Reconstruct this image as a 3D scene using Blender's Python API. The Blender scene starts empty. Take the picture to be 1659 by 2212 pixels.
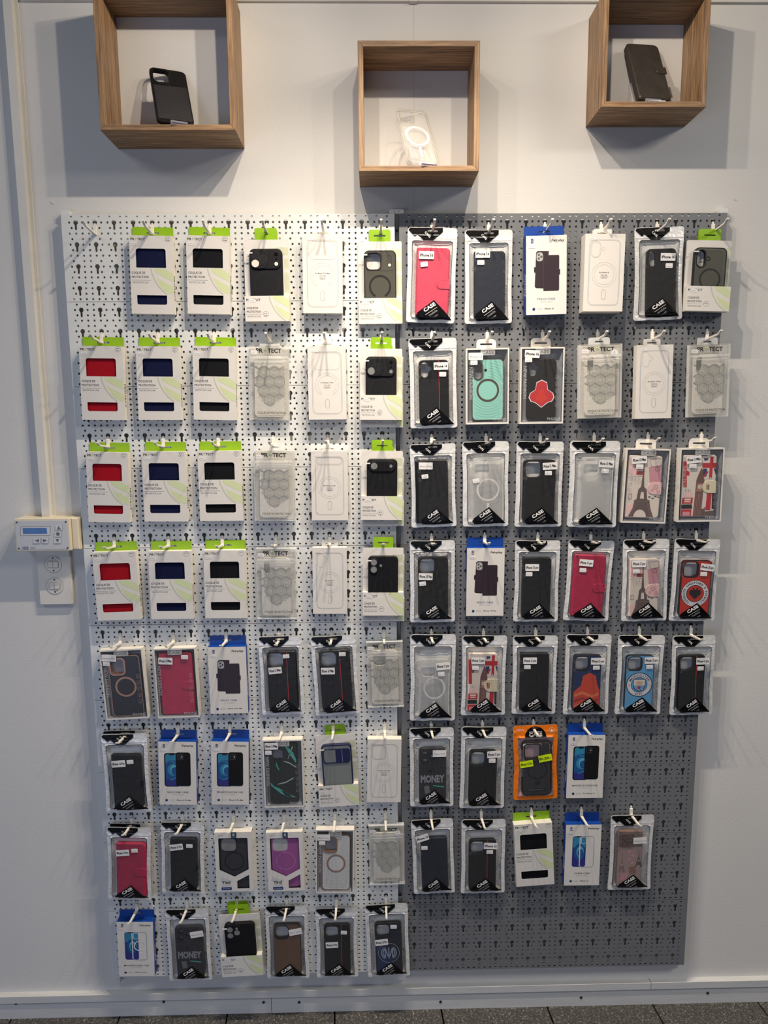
import bpy, math, random
from mathutils import Vector, Matrix, noise
from mathutils.geometry import delaunay_2d_cdt, tessellate_polygon

# ------------------------------------------------------------------ camera, world, lights, exposure
SC = bpy.context.scene
COL = SC.collection
Z0 = 1.976                      # height of the first keyhole row above the floor
cam_d = bpy.data.cameras.new('camera')
cam = bpy.data.objects.new('camera', cam_d)
COL.objects.link(cam)
SC.camera = cam
CR = Vector((0.99979492, -0.01876066, -0.0076263))
CU = Vector((0.01014038, 0.13779661, 0.99040864))
CF = Vector((0.01752984, 0.99028285, -0.13795859))
cam.matrix_world = Matrix(((CR.x, CU.x, -CF.x, -0.062), (CR.y, CU.y, -CF.y, -1.6408),
                           (CR.z, CU.z, -CF.z, -0.4255 + Z0), (0, 0, 0, 1)))
cam_d.sensor_fit = 'VERTICAL'
cam_d.sensor_height = 36.0
cam_d.lens = 1500.0 / 2212.0 * 36.0
cam_d.clip_start = 0.02

w = bpy.data.worlds.new('world')
SC.world = w
w.use_nodes = True
w.node_tree.nodes['Background'].inputs[0].default_value = (0.60, 0.68, 0.86, 1)
w.node_tree.nodes['Background'].inputs[1].default_value = 0.03

def lamp(name, kind, loc, energy, color, **kw):
    d = bpy.data.lights.new(name, kind)
    d.energy = energy
    d.color = color
    for k, v in kw.items():
        setattr(d, k, v)
    o = bpy.data.objects.new(name, d)
    COL.objects.link(o)
    o.location = loc
    return o

def aim(o, target):
    o.rotation_euler = (Vector(target) - o.location).to_track_quat('-Z', 'Y').to_euler()

SPOT = 1.0
# four warm spots of the ceiling track just in front of the wall
for i, x in enumerate((-0.19, -0.035, 0.12, 0.285)):
    side = 60 if i >= 2 else -60
    for half, down, yaw, watt in ((45, 90, 0, 22), (65, 90, 0, 17), (84, 60, 0, 2.3), (55, 20, side, 5.5)):      # core beam, flood, spill and side throw of each lamp
        s = lamp('ceiling_spot', 'SPOT', (x, -0.464, 0.516 + Z0), watt * SPOT, (1.0, 0.87, 0.72),
                 spot_size=math.radians(half * 2), spot_blend=1.0, shadow_soft_size=0.007)
        dn, yw = math.radians(down), math.radians(yaw)
        aim(s, (x + math.cos(dn) * math.sin(yw), -0.464 + math.cos(dn) * math.cos(yw), 0.516 + Z0 - math.sin(dn)))
# soft fill lights added at both sides to lift the side walls
lamp('side_wall_fill', 'AREA', (2.2, -1.7, 2.95), 52.0, (1.0, 0.95, 0.88), shape='RECTANGLE', size=1.0, size_y=0.6)
lamp('side_wall_fill', 'AREA', (-2.0, -1.5, 2.95), 15.0, (0.86, 0.92, 1.0), shape='RECTANGLE', size=1.0, size_y=0.6)
# daylight of the shop front behind the camera, low and wide
a = lamp('shop_window_light', 'AREA', (-1.6, -3.2, 0.5), 34.0, (0.60, 0.70, 1.0), shape='RECTANGLE', size=4.0, size_y=1.5)
aim(a, (0, 0, 0.5))

SC.view_settings.view_transform = 'Standard'
SC.view_settings.look = 'None'
SC.view_settings.exposure = 0.0
SC.view_settings.gamma = 1.0
SC.view_settings.use_curve_mapping = False

# ------------------------------------------------------------------ materials
def lin(h):
    c = [int(h[i:i + 2], 16) / 255 for i in (0, 2, 4)]
    return tuple((x / 12.92 if x <= .04045 else ((x + .055) / 1.055) ** 2.4) for x in c) + (1,)

MATS = {}
def mat(name, hx='808080', rough=.5, metal=0., spec=.5, bump=0., bscale=400., mottle=0., mscale=30., opacity=1., emit=0., coat=0., stretch=None):
    if name in MATS:
        return MATS[name]
    m = bpy.data.materials.new(name)
    m.use_nodes = True
    nt = m.node_tree
    b = nt.nodes['Principled BSDF']
    col = lin(hx)
    b.inputs['Base Color'].default_value = col
    b.inputs['Roughness'].default_value = rough
    b.inputs['Metallic'].default_value = metal
    b.inputs['Specular IOR Level'].default_value = spec
    b.inputs['Coat Weight'].default_value = coat
    if bump or mottle:
        tc = nt.nodes.new('ShaderNodeTexCoord')
        src = tc.outputs['Object']
        if stretch:
            mp = nt.nodes.new('ShaderNodeMapping')
            mp.inputs['Scale'].default_value = stretch
            nt.links.new(src, mp.inputs['Vector'])
            src = mp.outputs['Vector']
    if bump:
        n = nt.nodes.new('ShaderNodeTexNoise')
        n.inputs['Scale'].default_value = bscale
        n.inputs['Detail'].default_value = 2
        nt.links.new(src, n.inputs['Vector'])
        bp = nt.nodes.new('ShaderNodeBump')
        bp.inputs['Strength'].default_value = bump
        bp.inputs['Distance'].default_value = .002
        nt.links.new(n.outputs['Fac'], bp.inputs['Height'])
        nt.links.new(bp.outputs['Normal'], b.inputs['Normal'])
    if mottle:
        n = nt.nodes.new('ShaderNodeTexNoise')
        n.inputs['Scale'].default_value = mscale
        n.inputs['Detail'].default_value = 4
        nt.links.new(src, n.inputs['Vector'])
        r = nt.nodes.new('ShaderNodeMapRange')
        r.inputs['From Min'].default_value = .3
        r.inputs['From Max'].default_value = .7
        r.inputs['To Min'].default_value = 1 - mottle
        r.inputs['To Max'].default_value = 1 + mottle * .4
        nt.links.new(n.outputs['Fac'], r.inputs['Value'])
        mx = nt.nodes.new('ShaderNodeMix')
        mx.data_type = 'RGBA'
        mx.blend_type = 'MULTIPLY'
        mx.inputs['Factor'].default_value = 1
        mx.inputs[6].default_value = col
        nt.links.new(r.outputs['Result'], mx.inputs[7])
        nt.links.new(mx.outputs[2], b.inputs['Base Color'])
    if emit:
        b.inputs['Emission Color'].default_value = col
        b.inputs['Emission Strength'].default_value = emit
    if opacity < 1:
        out = nt.nodes['Material Output']
        t = nt.nodes.new('ShaderNodeBsdfTransparent')
        mx = nt.nodes.new('ShaderNodeMixShader')
        fr = nt.nodes.new('ShaderNodeLayerWeight')
        fr.inputs['Blend'].default_value = .25
        mr = nt.nodes.new('ShaderNodeMapRange')
        mr.inputs['To Min'].default_value = opacity
        mr.inputs['To Max'].default_value = min(1, opacity + .5)
        nt.links.new(fr.outputs['Facing'], mr.inputs['Value'])
        nt.links.new(mr.outputs['Result'], mx.inputs['Fac'])
        nt.links.new(t.outputs[0], mx.inputs[1])
        nt.links.new(b.outputs[0], mx.inputs[2])
        nt.links.new(mx.outputs[0], out.inputs['Surface'])
    MATS[name] = m
    return m

def wood(name, axis):
    m = bpy.data.materials.new(name)
    m.use_nodes = True
    nt = m.node_tree
    b = nt.nodes['Principled BSDF']
    tc = nt.nodes.new('ShaderNodeTexCoord')
    mp = nt.nodes.new('ShaderNodeMapping')
    sc = {'x': (4, 80, 80), 'z': (80, 80, 4)}[axis]
    mp.inputs['Scale'].default_value = sc
    nt.links.new(tc.outputs['Object'], mp.inputs['Vector'])
    n = nt.nodes.new('ShaderNodeTexNoise')
    n.inputs['Scale'].default_value = 2.2
    n.inputs['Detail'].default_value = 6
    n.inputs['Distortion'].default_value = .6
    nt.links.new(mp.outputs[0], n.inputs['Vector'])
    n2 = nt.nodes.new('ShaderNodeTexNoise')
    n2.inputs['Scale'].default_value = 9
    n2.inputs['Detail'].default_value = 3
    nt.links.new(mp.outputs[0], n2.inputs['Vector'])
    cr = nt.nodes.new('ShaderNodeValToRGB')
    cr.color_ramp.elements[0].position = .32
    cr.color_ramp.elements[0].color = lin('6a5039')
    cr.color_ramp.elements[1].position = .68
    cr.color_ramp.elements[1].color = lin('aa8964')
    e = cr.color_ramp.elements.new(.5)
    e.color = lin('917150')
    nt.links.new(n.outputs['Fac'], cr.inputs['Fac'])
    mx = nt.nodes.new('ShaderNodeMix')
    mx.data_type = 'RGBA'
    mx.blend_type = 'MULTIPLY'
    r = nt.nodes.new('ShaderNodeMapRange')
    r.inputs['From Min'].default_value = .35
    r.inputs['From Max'].default_value = .65
    r.inputs['To Min'].default_value = .78
    r.inputs['To Max'].default_value = 1.05
    nt.links.new(n2.outputs['Fac'], r.inputs['Value'])
    mx.inputs['Factor'].default_value = 1
    nt.links.new(cr.outputs['Color'], mx.inputs[6])
    nt.links.new(r.outputs['Result'], mx.inputs[7])
    nt.links.new(mx.outputs[2], b.inputs['Base Color'])
    b.inputs['Roughness'].default_value = .55
    MATS[name] = m
    return m

def stone(name):
    m = bpy.data.materials.new(name)
    m.use_nodes = True
    nt = m.node_tree
    b = nt.nodes['Principled BSDF']
    tc = nt.nodes.new('ShaderNodeTexCoord')
    v = nt.nodes.new('ShaderNodeTexVoronoi')
    v.inputs['Scale'].default_value = 420
    nt.links.new(tc.outputs['Object'], v.inputs['Vector'])
    n = nt.nodes.new('ShaderNodeTexNoise')
    n.inputs['Scale'].default_value = 160
    n.inputs['Detail'].default_value = 5
    nt.links.new(tc.outputs['Object'], n.inputs['Vector'])
    mx0 = nt.nodes.new('ShaderNodeMath')
    mx0.operation = 'MULTIPLY'
    nt.links.new(v.outputs['Color'], mx0.inputs[0])
    nt.links.new(n.outputs['Fac'], mx0.inputs[1])
    cr = nt.nodes.new('ShaderNodeValToRGB')
    cr.color_ramp.elements[0].color = lin('2f2e2c')
    cr.color_ramp.elements[0].position = .05
    cr.color_ramp.elements[1].color = lin('a39f97')
    cr.color_ramp.elements[1].position = .62
    e = cr.color_ramp.elements.new(.35)
    e.color = lin('4d4a46')
    nt.links.new(mx0.outputs[0], cr.inputs['Fac'])
    nt.links.new(cr.outputs[0], b.inputs['Base Color'])
    b.inputs['Roughness'].default_value = .6
    MATS[name] = m
    return m

mat('wall_paint', 'd3d0ca', .6, bump=.2, bscale=260, mottle=.03, mscale=3)
mat('trim_paint', 'd6d2c9', .5, bump=.15, bscale=120, mottle=.05, mscale=12)
mat('skirting_paint', 'c6c6c4', .5, bump=.15, bscale=40, mottle=.08, mscale=9, stretch=(1, 6, 14))
mat('panel_white', 'd6d7d3', .42, bump=.04, bscale=900)
mat('panel_grey', '6c6e71', .42, bump=.04, bscale=900)
mat('hook_white', 'e4ddd0', .35)
mat('dark_void', '060606', .9, spec=.1)
mat('screw_metal', '4a4a4a', .5, metal=.6)
wood('oak_x', 'x')
wood('oak_z', 'z')
stone('granite')
mat('card_white', 'd6d1c9', .5, mottle=.02, mscale=60)
mat('card_side', 'd8d2c6', .55)
mat('green', '86b000', .5)
mat('blue', '083c8c', .45)
mat('blue_dark', '083a86', .5)
mat('ink', '0e0e0e', .5)
mat('ink_grey', '6c6c6c', .5)
mat('ink_light', 'a5a5a2', .5)
mat('pale_green', 'c7d0a0', .5)
mat('pale_arc', 'b9baa2', .5)
mat('hatch_green', 'c2cd96', .5)
mat('red_cloth', '9c0418', .8, spec=.2, bump=.3, bscale=1500)
mat('blue_cloth', '040d33', .8, spec=.2, bump=.3, bscale=1500)
mat('black_cloth', '0b0b0f', .8, spec=.2, bump=.3, bscale=1500)
mat('label', 'dedbd8', .45)
mat('tiny_ink', '8a8a90', .5)
mat('foil', 'e2e1de', .36, metal=.25, bump=.5, bscale=110, mottle=.04, mscale=60)
mat('foil_back', 'dddcd8', .4, metal=.1, bump=.4, bscale=70)
mat('film', '6a6a6a', .2, opacity=.10, bump=.6, bscale=70)
mat('film_black', '050506', .35, spec=.3, bump=.3, bscale=80)
mat('clear', 'a8a8a4', .1, opacity=.05)
mat('clear_edge', 'f4f4f0', .15, opacity=.32)
mat('clear_bright', 'ecebe2', .1, opacity=.05)
mat('print_clear', 'c4c4c6', .4, opacity=.45)
mat('rim_tint', '8f8868', .2, opacity=.5)
mat('rib_line', '464345', .5)
mat('clear_haze', 'efeade', .25, opacity=.6, bump=.3, bscale=130)
mat('clear_case', 'dcdcd8', .2, opacity=.30)
mat('clear_rim', 'e6e6e2', .2, opacity=.55)
mat('smoke', '55544b', .35, opacity=.72)
mat('case_black', '0b0b0e', .5, spec=.3, bump=.12, bscale=700)
mat('case_black_soft', '0f0f12', .65, spec=.25, bump=.04, bscale=500)
mat('case_line', '222226', .6)
mat('case_ring', '060608', .5)
mat('pink_leather', 'b31c46', .5, bump=.25, bscale=500, mottle=.12, mscale=40)
mat('coral_leather', 'd73f5c', .5, bump=.25, bscale=500, mottle=.10, mscale=40)
mat('navy_leather', '171e2e', .5, spec=.3, bump=.25, bscale=500, mottle=.15, mscale=40)
mat('black_leather', '101015', .5, spec=.3, bump=.25, bscale=500, mottle=.1, mscale=40)
mat('grey_leather', '3a3530', .45, spec=.3, bump=.2, bscale=500, mottle=.2, mscale=40)
mat('red_line', 'c02534', .4)
mat('carbon_a', '0a0b0e', .4, spec=.3)
mat('carbon_b', '191a1f', .5)
mat('teal', '8ac6b8', .45)
mat('teal_dark', '79b3a6', .45)
mat('bronze', '5d5248', .35, metal=.4)
mat('rose_gold', 'b98870', .3, metal=.7)
mat('rose_matt', '8f6a5c', .45)
mat('white_case', 'cfcfca', .4)
mat('white_case_b', 'bdbdb8', .4)
mat('wave_dark', '070a16', .3)
mat('wave_dark_b', '1c2136', .3)
mat('marble_dark', '0f1a1c', .3, mottle=.3, mscale=25)
mat('marble_teal', '3fa394', .4)
mat('marble_blue', '4f8fb0', .4)
mat('marble_line', '9fb6ae', .4)
mat('tray_grey', '8b8d93', .4)
mat('cream', 'd9cdc0', .5)
mat('tower', '5e4e4b', .5)
mat('tower_light', '8d7570', .5)
mat('rose_pink', 'c98f97', .5)
mat('rose_pale', 'e7bdb9', .5)
mat('leaf_dark', '4e554b', .5)
mat('hex_ink', '6f756b', .5)
mat('flag_red', 'b7202b', .5)
mat('flag_blue', '27305e', .5)
mat('ben_brown', '6d4a44', .5)
mat('ben_light', '9c7263', .5)
mat('beige', 'dccfae', .5)
mat('orange', 'e8760c', .4, bump=.3, bscale=90)
mat('neon', 'c9e400', .5)
mat('city_blue', '5aa0cc', .5)
mat('city_navy', '1d3652', .5)
mat('city_white', 'd8d5d8', .5)
mat('gold', 'd9a25e', .5)
mat('alb_red', 'c42f22', .45)
mat('inter_blue', '122a55', .5)
mat('inter_line', '9aa6b8', .5)
mat('brown_case', '6b4d38', .6, mottle=.1, mscale=60, stretch=(14, 1, 1))
mat('sunset_a', 'c8432c', .5)
mat('sunset_b', 'd8714a', .5)
mat('sunset_c', '9b2f2c', .5)
mat('money_grey', '8e8f96', .5)
mat('money_case', '2b2b30', .45, opacity=.88)
mat('paris_base', 'a38d86', .5)
mat('paris_case', '8b7770', .45, opacity=.85)
mat('paris_mark', 'c9bcb6', .5)
mat('purple_case', '8a4a80', .5)
mat('purple_line', 'a3689a', .5)
mat('grey_case', '2d2d30', .55)
mat('grey_lens', '7b7a78', .4)
mat('slider_blue', '1a1f45', .35)
mat('slider_back', '8c928e', .4, opacity=.6)
mat('thermo_cream', 'd9cdb2', .45)
mat('thermo_face', 'bfc0c2', .5)
mat('thermo_btn', 'c8c9cc', .5)
mat('thermo_ink', '66666a', .5)
mat('lcd', '1d5f9e', .15, mottle=.25, mscale=60)
mat('switch_white', 'd2ccc0', .4)
mat('acrylic', 'f0eef6', .05, opacity=.12)
mat('lip_purple', '4c4168', .15, opacity=.6)
mat('deepblue', '10306c', .5)
mat('screen_a', '2f7fa0', .4)
mat('screen_b', '1c4f86', .4)
mat('screen_c', '57a7b8', .4)
mat('screen_d', '2a2f78', .4)
mat('plum', '2a1c25', .5)
mat('plum_line', '4c3842', .5)

# ------------------------------------------------------------------ mesh builder (millimetres, u to the right, v down, z towards the viewer)
_txt = {}
def glyphs(s, bold):
    key = (s, bold)
    if key not in _txt:
        c = bpy.data.curves.new('t', 'FONT')
        c.body = s
        c.size = 1.0
        c.resolution_u = 2
        c.offset = bold
        o = bpy.data.objects.new('t', c)
        COL.objects.link(o)
        dg = bpy.context.evaluated_depsgraph_get()
        me = bpy.data.meshes.new_from_object(o.evaluated_get(dg))
        vs = [(v.co.x, v.co.y) for v in me.vertices]
        fs = [tuple(p.vertices) for p in me.polygons]
        bpy.data.meshes.remove(me)
        bpy.data.objects.remove(o)
        bpy.data.curves.remove(c)
        _txt[key] = (vs, fs)
    return _txt[key]

def rr(u0, v0, u1, v1, r=(0, 0, 0, 0), n=4):
    """rounded rectangle, clockwise from the top left; r = radii tl,tr,br,bl"""
    if not isinstance(r, (tuple, list)):
        r = (r,) * 4
    P = []
    for (cx, cy, a0), q in zip(((u0, v0, 180), (u1, v0, 270), (u1, v1, 0), (u0, v1, 90)), r):
        if q <= 0:
            P.append((cx, cy))
            continue
        ox = cx + (q if cx == u0 else -q)
        oy = cy + (q if cy == v0 else -q)
        for i in range(n + 1):
            t = math.radians(a0 + 90 * i / n)
            P.append((ox + q * math.cos(t), oy + q * math.sin(t)))
    return P

def circ(cx, cy, r, n=20, ry=None):
    return [(cx + r * math.cos(2 * math.pi * i / n), cy + (ry or r) * math.sin(2 * math.pi * i / n)) for i in range(n)]

def area2(P):
    return sum(P[i][0] * P[(i + 1) % len(P)][1] - P[(i + 1) % len(P)][0] * P[i][1] for i in range(len(P)))

def inside(p, P):
    c = False
    x, y = p
    j = len(P) - 1
    for i in range(len(P)):
        xi, yi = P[i]
        xj, yj = P[j]
        if (yi > y) != (yj > y) and x < (xj - xi) * (y - yi) / (yj - yi) + xi:
            c = not c
        j = i
    return c

class MB:
    def __init__(s, W=0., S=None, sc=.001):
        s.V, s.F, s.I, s.M, s.W, s.S, s.sc = [], [], [], [], W, S, sc

    def mi(s, m):
        if m not in s.M:
            s.M.append(m)
        return s.M.index(m)

    def vert(s, u, v, z):
        if s.S:
            x, y, z = s.S(u, v, z)
        else:
            x, y = u - s.W / 2, -v
        s.V.append((x * s.sc, y * s.sc, z * s.sc))
        return len(s.V) - 1

    def face(s, ids, m):
        s.F.append(tuple(ids))
        s.I.append(s.mi(m))

    def poly(s, P, z, m):
        if area2(P) > 0:            # v points down: clockwise in uv must face the viewer
            P = P[::-1]
        s.face([s.vert(u, v, z) for u, v in P], m)

    def holed(s, P, holes, z, m, flip=False):
        loops = [P] + list(holes)
        tris = tessellate_polygon([[Vector((a, b, 0)) for a, b in L] for L in loops])
        allp = [p for L in loops for p in L]
        ids = [s.vert(a, b, z) for a, b in allp]
        for t in tris:
            A = area2([allp[i] for i in t])
            t = t if (A < 0) != flip else t[::-1]
            s.face([ids[i] for i in t], m)

    def wall(s, P, z0, z1, m, inward=False):
        if (area2(P) > 0) != inward:
            P = P[::-1]
        n = len(P)
        a = [s.vert(u, v, z0) for u, v in P]
        b = [s.vert(u, v, z1) for u, v in P]
        for i in range(n):
            j = (i + 1) % n
            s.face((a[i], a[j], b[j], b[i]), m)

    def solid(s, P, z0, z1, m, holes=(), side=None, back=True, ch=0.):
        side = side or m
        Q = P
        if ch:
            cx = sum(p[0] for p in P) / len(P)
            cy = sum(p[1] for p in P) / len(P)
            w2 = max(abs(p[0] - cx) for p in P)
            h2 = max(abs(p[1] - cy) for p in P)
            Q = [(cx + (p[0] - cx) * (1 - ch / w2), cy + (p[1] - cy) * (1 - ch / h2)) for p in P]
            n = len(P)
            if area2(P) > 0:
                P, Q = P[::-1], Q[::-1]
            a = [s.vert(u, v, z1 - ch) for u, v in P]
            b = [s.vert(u, v, z1) for u, v in Q]
            for i in range(n):
                j = (i + 1) % n
                s.face((a[i], a[j], b[j], b[i]), side)
        s.wall(P, z0, z1 - ch, side)
        if holes:
            s.holed(Q, holes, z1, m)
            if back:
                s.holed(P, holes, z0, m, True)
            for h in holes:
                s.wall(h, z0, z1, side, True)
        else:
            s.poly(Q, z1, m)
            if back:
                A = P if area2(P) > 0 else P[::-1]
                s.face([s.vert(u, v, z0) for u, v in A], m)

    def cdt(s, P, holes, z, m, cell=6.):
        """surface-following sheet: triangulated with grid points so that it can bend"""
        pts, edges = [], []
        for L in [P] + list(holes):
            b = len(pts)
            D = []
            for i in range(len(L)):
                p, q = L[i], L[(i + 1) % len(L)]
                k = max(1, int(math.dist(p, q) / cell))
                D += [(p[0] + (q[0] - p[0]) * t / k, p[1] + (q[1] - p[1]) * t / k) for t in range(k)]
            pts += D
            edges += [(b + i, b + (i + 1) % len(D)) for i in range(len(D))]
        x0, x1 = min(p[0] for p in P), max(p[0] for p in P)
        y0, y1 = min(p[1] for p in P), max(p[1] for p in P)
        nx, ny = int((x1 - x0) / cell), int((y1 - y0) / cell)
        for i in range(1, nx + 1):
            for j in range(1, ny + 1):
                p = (x0 + (i - .5 + .3 * (j % 2)) * cell, y0 + (j - .5) * cell)
                if inside(p, P) and not any(inside(p, h) for h in holes):
                    pts.append(p)
        vs, es, fs, *_ = delaunay_2d_cdt([Vector(p) for p in pts], edges, [], 0, 1e-5)
        ids = {}
        for f in fs:
            c = (sum(vs[i].x for i in f) / len(f), sum(vs[i].y for i in f) / len(f))
            if not inside(c, P) or any(inside(c, h) for h in holes):
                continue
            f = list(f)
            if area2([(vs[i].x, vs[i].y) for i in f]) > 0:
                f = f[::-1]
            for i in f:
                if i not in ids:
                    ids[i] = s.vert(vs[i].x, vs[i].y, z)
            s.face([ids[i] for i in f], m)

    def ring(s, P, Q, z, m):
        """flat band between two loops with the same number of points"""
        n = len(P)
        if area2(P) > 0:
            P, Q = P[::-1], Q[::-1]
        a = [s.vert(u, v, z) for u, v in P]
        b = [s.vert(u, v, z) for u, v in Q]
        for i in range(n):
            j = (i + 1) % n
            s.face((a[i], a[j], b[j], b[i]), m)

    def disc_ring(s, cx, cy, r0, r1, z, m, n=32, a0=0, a1=360):
        full = a1 - a0 >= 360
        k = n if full else n + 1
        A, B = [], []
        for i in range(k):
            t = math.radians(a0 + (a1 - a0) * i / n)
            A.append(s.vert(cx + r1 * math.cos(t), cy + r1 * math.sin(t), z))
            B.append(s.vert(cx + r0 * math.cos(t), cy + r0 * math.sin(t), z))
        for i in range(n):
            j = (i + 1) % k
            s.face((A[i], B[i], B[j], A[j]), m)

    def rline(s, u0, v0, u1, v1, r, w, z, m):
        s.ring(rr(u0, v0, u1, v1, r), rr(u0 + w, v0 + w, u1 - w, v1 - w, max(r - w, .2)), z, m)

    def line(s, a, b, w, z, m):
        d = (b[0] - a[0], b[1] - a[1])
        L = math.hypot(*d) or 1
        nx, ny = -d[1] / L * w / 2, d[0] / L * w / 2
        s.poly([(a[0] + nx, a[1] + ny), (b[0] + nx, b[1] + ny), (b[0] - nx, b[1] - ny), (a[0] - nx, a[1] - ny)], z, m)

    def pline(s, P, w, z, m, closed=False):
        for i in range(len(P) - (0 if closed else 1)):
            s.line(P[i], P[(i + 1) % len(P)], w, z, m)

    def text(s, t, u, v, h, m, z, w=None, rot=0., anchor='l', bold=0., shear=0.):
        """h = capital height, w = forced overall width, (u, v) = start of the baseline"""
        vs, fs = glyphs(t, bold)
        if not vs:
            return
        x0, x1 = min(p[0] for p in vs), max(p[0] for p in vs)
        k = h / .69
        kx = w / (x1 - x0) if w else k
        off = {'l': x0, 'c': (x0 + x1) / 2, 'r': x1}[anchor]
        c, sn = math.cos(math.radians(rot)), math.sin(math.radians(rot))
        b = len(s.V)
        for gx, gy in vs:
            X = (gx - off) * kx + gy * k * shear
            Y = gy * k
            s.vert(u + X * c - Y * sn, v - (X * sn + Y * c), z)
        for f in fs:
            s.face([b + i for i in f], m)

    def arc_text(s, t, cx, cy, r, a0, a1, h, m, z, bold=.02, flip=False):
        n = len(t)
        for i, ch in enumerate(t):
            if ch == ' ':
                continue
            a = a0 + (a1 - a0) * (i + .5) / n
            th = math.radians(a)
            if flip:
                s.text(ch, cx + (r + h) * math.sin(th), cy + (r + h) * -math.cos(th), h, m, z, rot=180 - a, anchor='c', bold=bold)
            else:
                s.text(ch, cx + r * math.sin(th), cy - r * math.cos(th), h, m, z, rot=-a, anchor='c', bold=bold)

    def box(s, u0, v0, u1, v1, z0, z1, m):
        s.solid([(u0, v0), (u1, v0), (u1, v1), (u0, v1)], z0, z1, m)

    def mesh(s, name):
        me = bpy.data.meshes.new(name)
        me.from_pydata(s.V, [], s.F)
        for m in s.M:
            me.materials.append(MATS[m])
        me.polygons.foreach_set('material_index', s.I)
        me.update()
        return me

    def obj(s, name, parent=None, label=None):
        o = bpy.data.objects.new(name, s.mesh(name))
        COL.objects.link(o)
        o.parent = parent
        if label:
            o['label'] = label
        return o

def tag(o, label=None, cat=None, group=None, kind=None):
    for k, v in (('label', label), ('category', cat), ('group', group), ('kind', kind)):
        if v:
            o[k] = v
    return o

def empty(name):
    o = bpy.data.objects.new(name, None)
    o.empty_display_size = .01
    COL.objects.link(o)
    return o

def copy_tree(o, parent=None):
    c = o.copy()
    COL.objects.link(c)
    c.parent = parent
    for ch in list(o.children):
        copy_tree(ch, c)
    return c

FACE = Matrix(((1, 0, 0, 0), (0, 0, -1, 0), (0, 1, 0, 0), (0, 0, 0, 1)))   # local x,y,z -> world x,z,-y
def on_wall(o, x, y, z, roll=0., sx=1., sy=1.):
    o.matrix_world = Matrix.Translation((x, y, z + Z0)) @ FACE @ Matrix.Rotation(math.radians(roll), 4, 'Z') @ Matrix.Diagonal((sx, sy, 1, 1))

# box with world axes (metres)
def wbox(mb, x0, x1, y0, y1, z0, z1, m):
    b = len(mb.V)
    for x in (x0, x1):
        for y in (y0, y1):
            for z in (z0, z1):
                mb.V.append((x, y, z))
    for f in ((0, 1, 3, 2), (4, 6, 7, 5), (0, 4, 5, 1), (2, 3, 7, 6), (0, 2, 6, 4), (1, 5, 7, 3)):
        mb.face([b + i for i in f], m)
# ------------------------------------------------------------------ the room
FZ = 0.0
def struct(mb, name, parent=None):
    o = mb.obj(name, parent)
    if parent is None:
        o['kind'] = 'structure'
    return o

mb = MB()
wbox(mb, -2.2, 2.2, 0, .08, -.02, 2.75, 'wall_paint')
struct(mb, 'wall_back')
mb = MB()
wbox(mb, -2.2, 2.2, -4.2, .08, -.10, -.006, 'dark_void')
floor = struct(mb, 'floor')
mb = MB()
# stone tiles with open joints
tj = [-.45235 + .2805 * k for k in range(-6, 8)]
for i in range(len(tj) - 1):
    y0 = .0
    for j in range(10):
        sk = .004
        wbox(mb, tj[i] + .0022, tj[i + 1] - .0022, y0 - .40 + .002, y0 - .002, -.006, 0, 'granite')
        y0 -= .40
o = mb.obj('floor_tiles', floor)
o.data.transform(Matrix(((1, -.06, 0, -.002), (0, 1, 0, 0), (0, 0, 1, 0), (0, 0, 0, 1))))

# cream beam across the very top of the wall
mb = MB()
wbox(mb, -.800, 2.2, -.008, .0, Z0 + .4585, Z0 + .60, 'trim_paint')
struct(mb, 'trim_1')
mb = MB()
wbox(mb, .0300, .0470, -.012, -.0, Z0 + .4560, Z0 + .462, 'trim_paint')
struct(mb, 'trim_2')

mb = MB()
wbox(mb, .0398, .0403, -.0004, .0, Z0 + .03, Z0 + .4585, 'ink_light')
struct(mb, 'trim_3')

# skirting: moulding on top of a screwed board
mb = MB()
for a, b in ((-2.2, .6590), (.6605, 2.2)):
    wbox(mb, a, b, -.0165, 0, .0480, .0665, 'skirting_paint')
o = struct(mb, 'baseboard_top')
mb = MB()
for a, b in ((-2.2, -.3385), (-.3372, 2.2)):
    wbox(mb, a, b, -.0125, 0, 0, .0475, 'skirting_paint')
sk = struct(mb, 'baseboard_back')
for x, z in ((-.999, .0446), (-.6174, .0404), (-.358, .0325), (-.2652, .0301), (.1057, .0221), (.477, .0251), (.8136, .0303)):
    m2 = MB()
    m2.solid(circ(0, 0, 3.6, 14), 0, 1.2, 'screw_metal')
    m2.line((-2, 0), (2, 0), .8, 1.25, 'dark_void')
    m2.line((0, -2), (0, 2), .8, 1.25, 'dark_void')
    s2 = m2.obj('screw_head', sk, 'dark screw head sunk in the skirting board')
    s2.matrix_world = Matrix.Translation((x, -.0125, z)) @ FACE

# vertical cable duct on the left
mb = MB()
wbox(mb, -.8345, -.8163, -.017, 0, Z0 - .660, Z0 + .62, 'trim_paint')
wbox(mb, -.8163, -.8090, -.0035, 0, Z0 - .656, Z0 + .62, 'trim_paint')
d = mb.obj('cable_duct')
tag(d, 'narrow cream cable duct running down the wall to the control box', 'cable duct')

# small plaster marks left by old fixings
for x, z in ((-.7667, .049), (.7671, .0536)):
    m2 = MB()
    m2.solid([(-4, -2), (-1, -4.5), (2, -3), (4.5, 1), (3, 4), (-1, 3)], 0, 1.0, 'wall_paint', ch=.6)
    m2.line((-1, -2), (1.5, 2), .8, 1.05, 'ink_light')
    p = m2.obj('plaster_mark')
    p['kind'] = 'structure'
    on_wall(p, x, 0, z)

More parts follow.
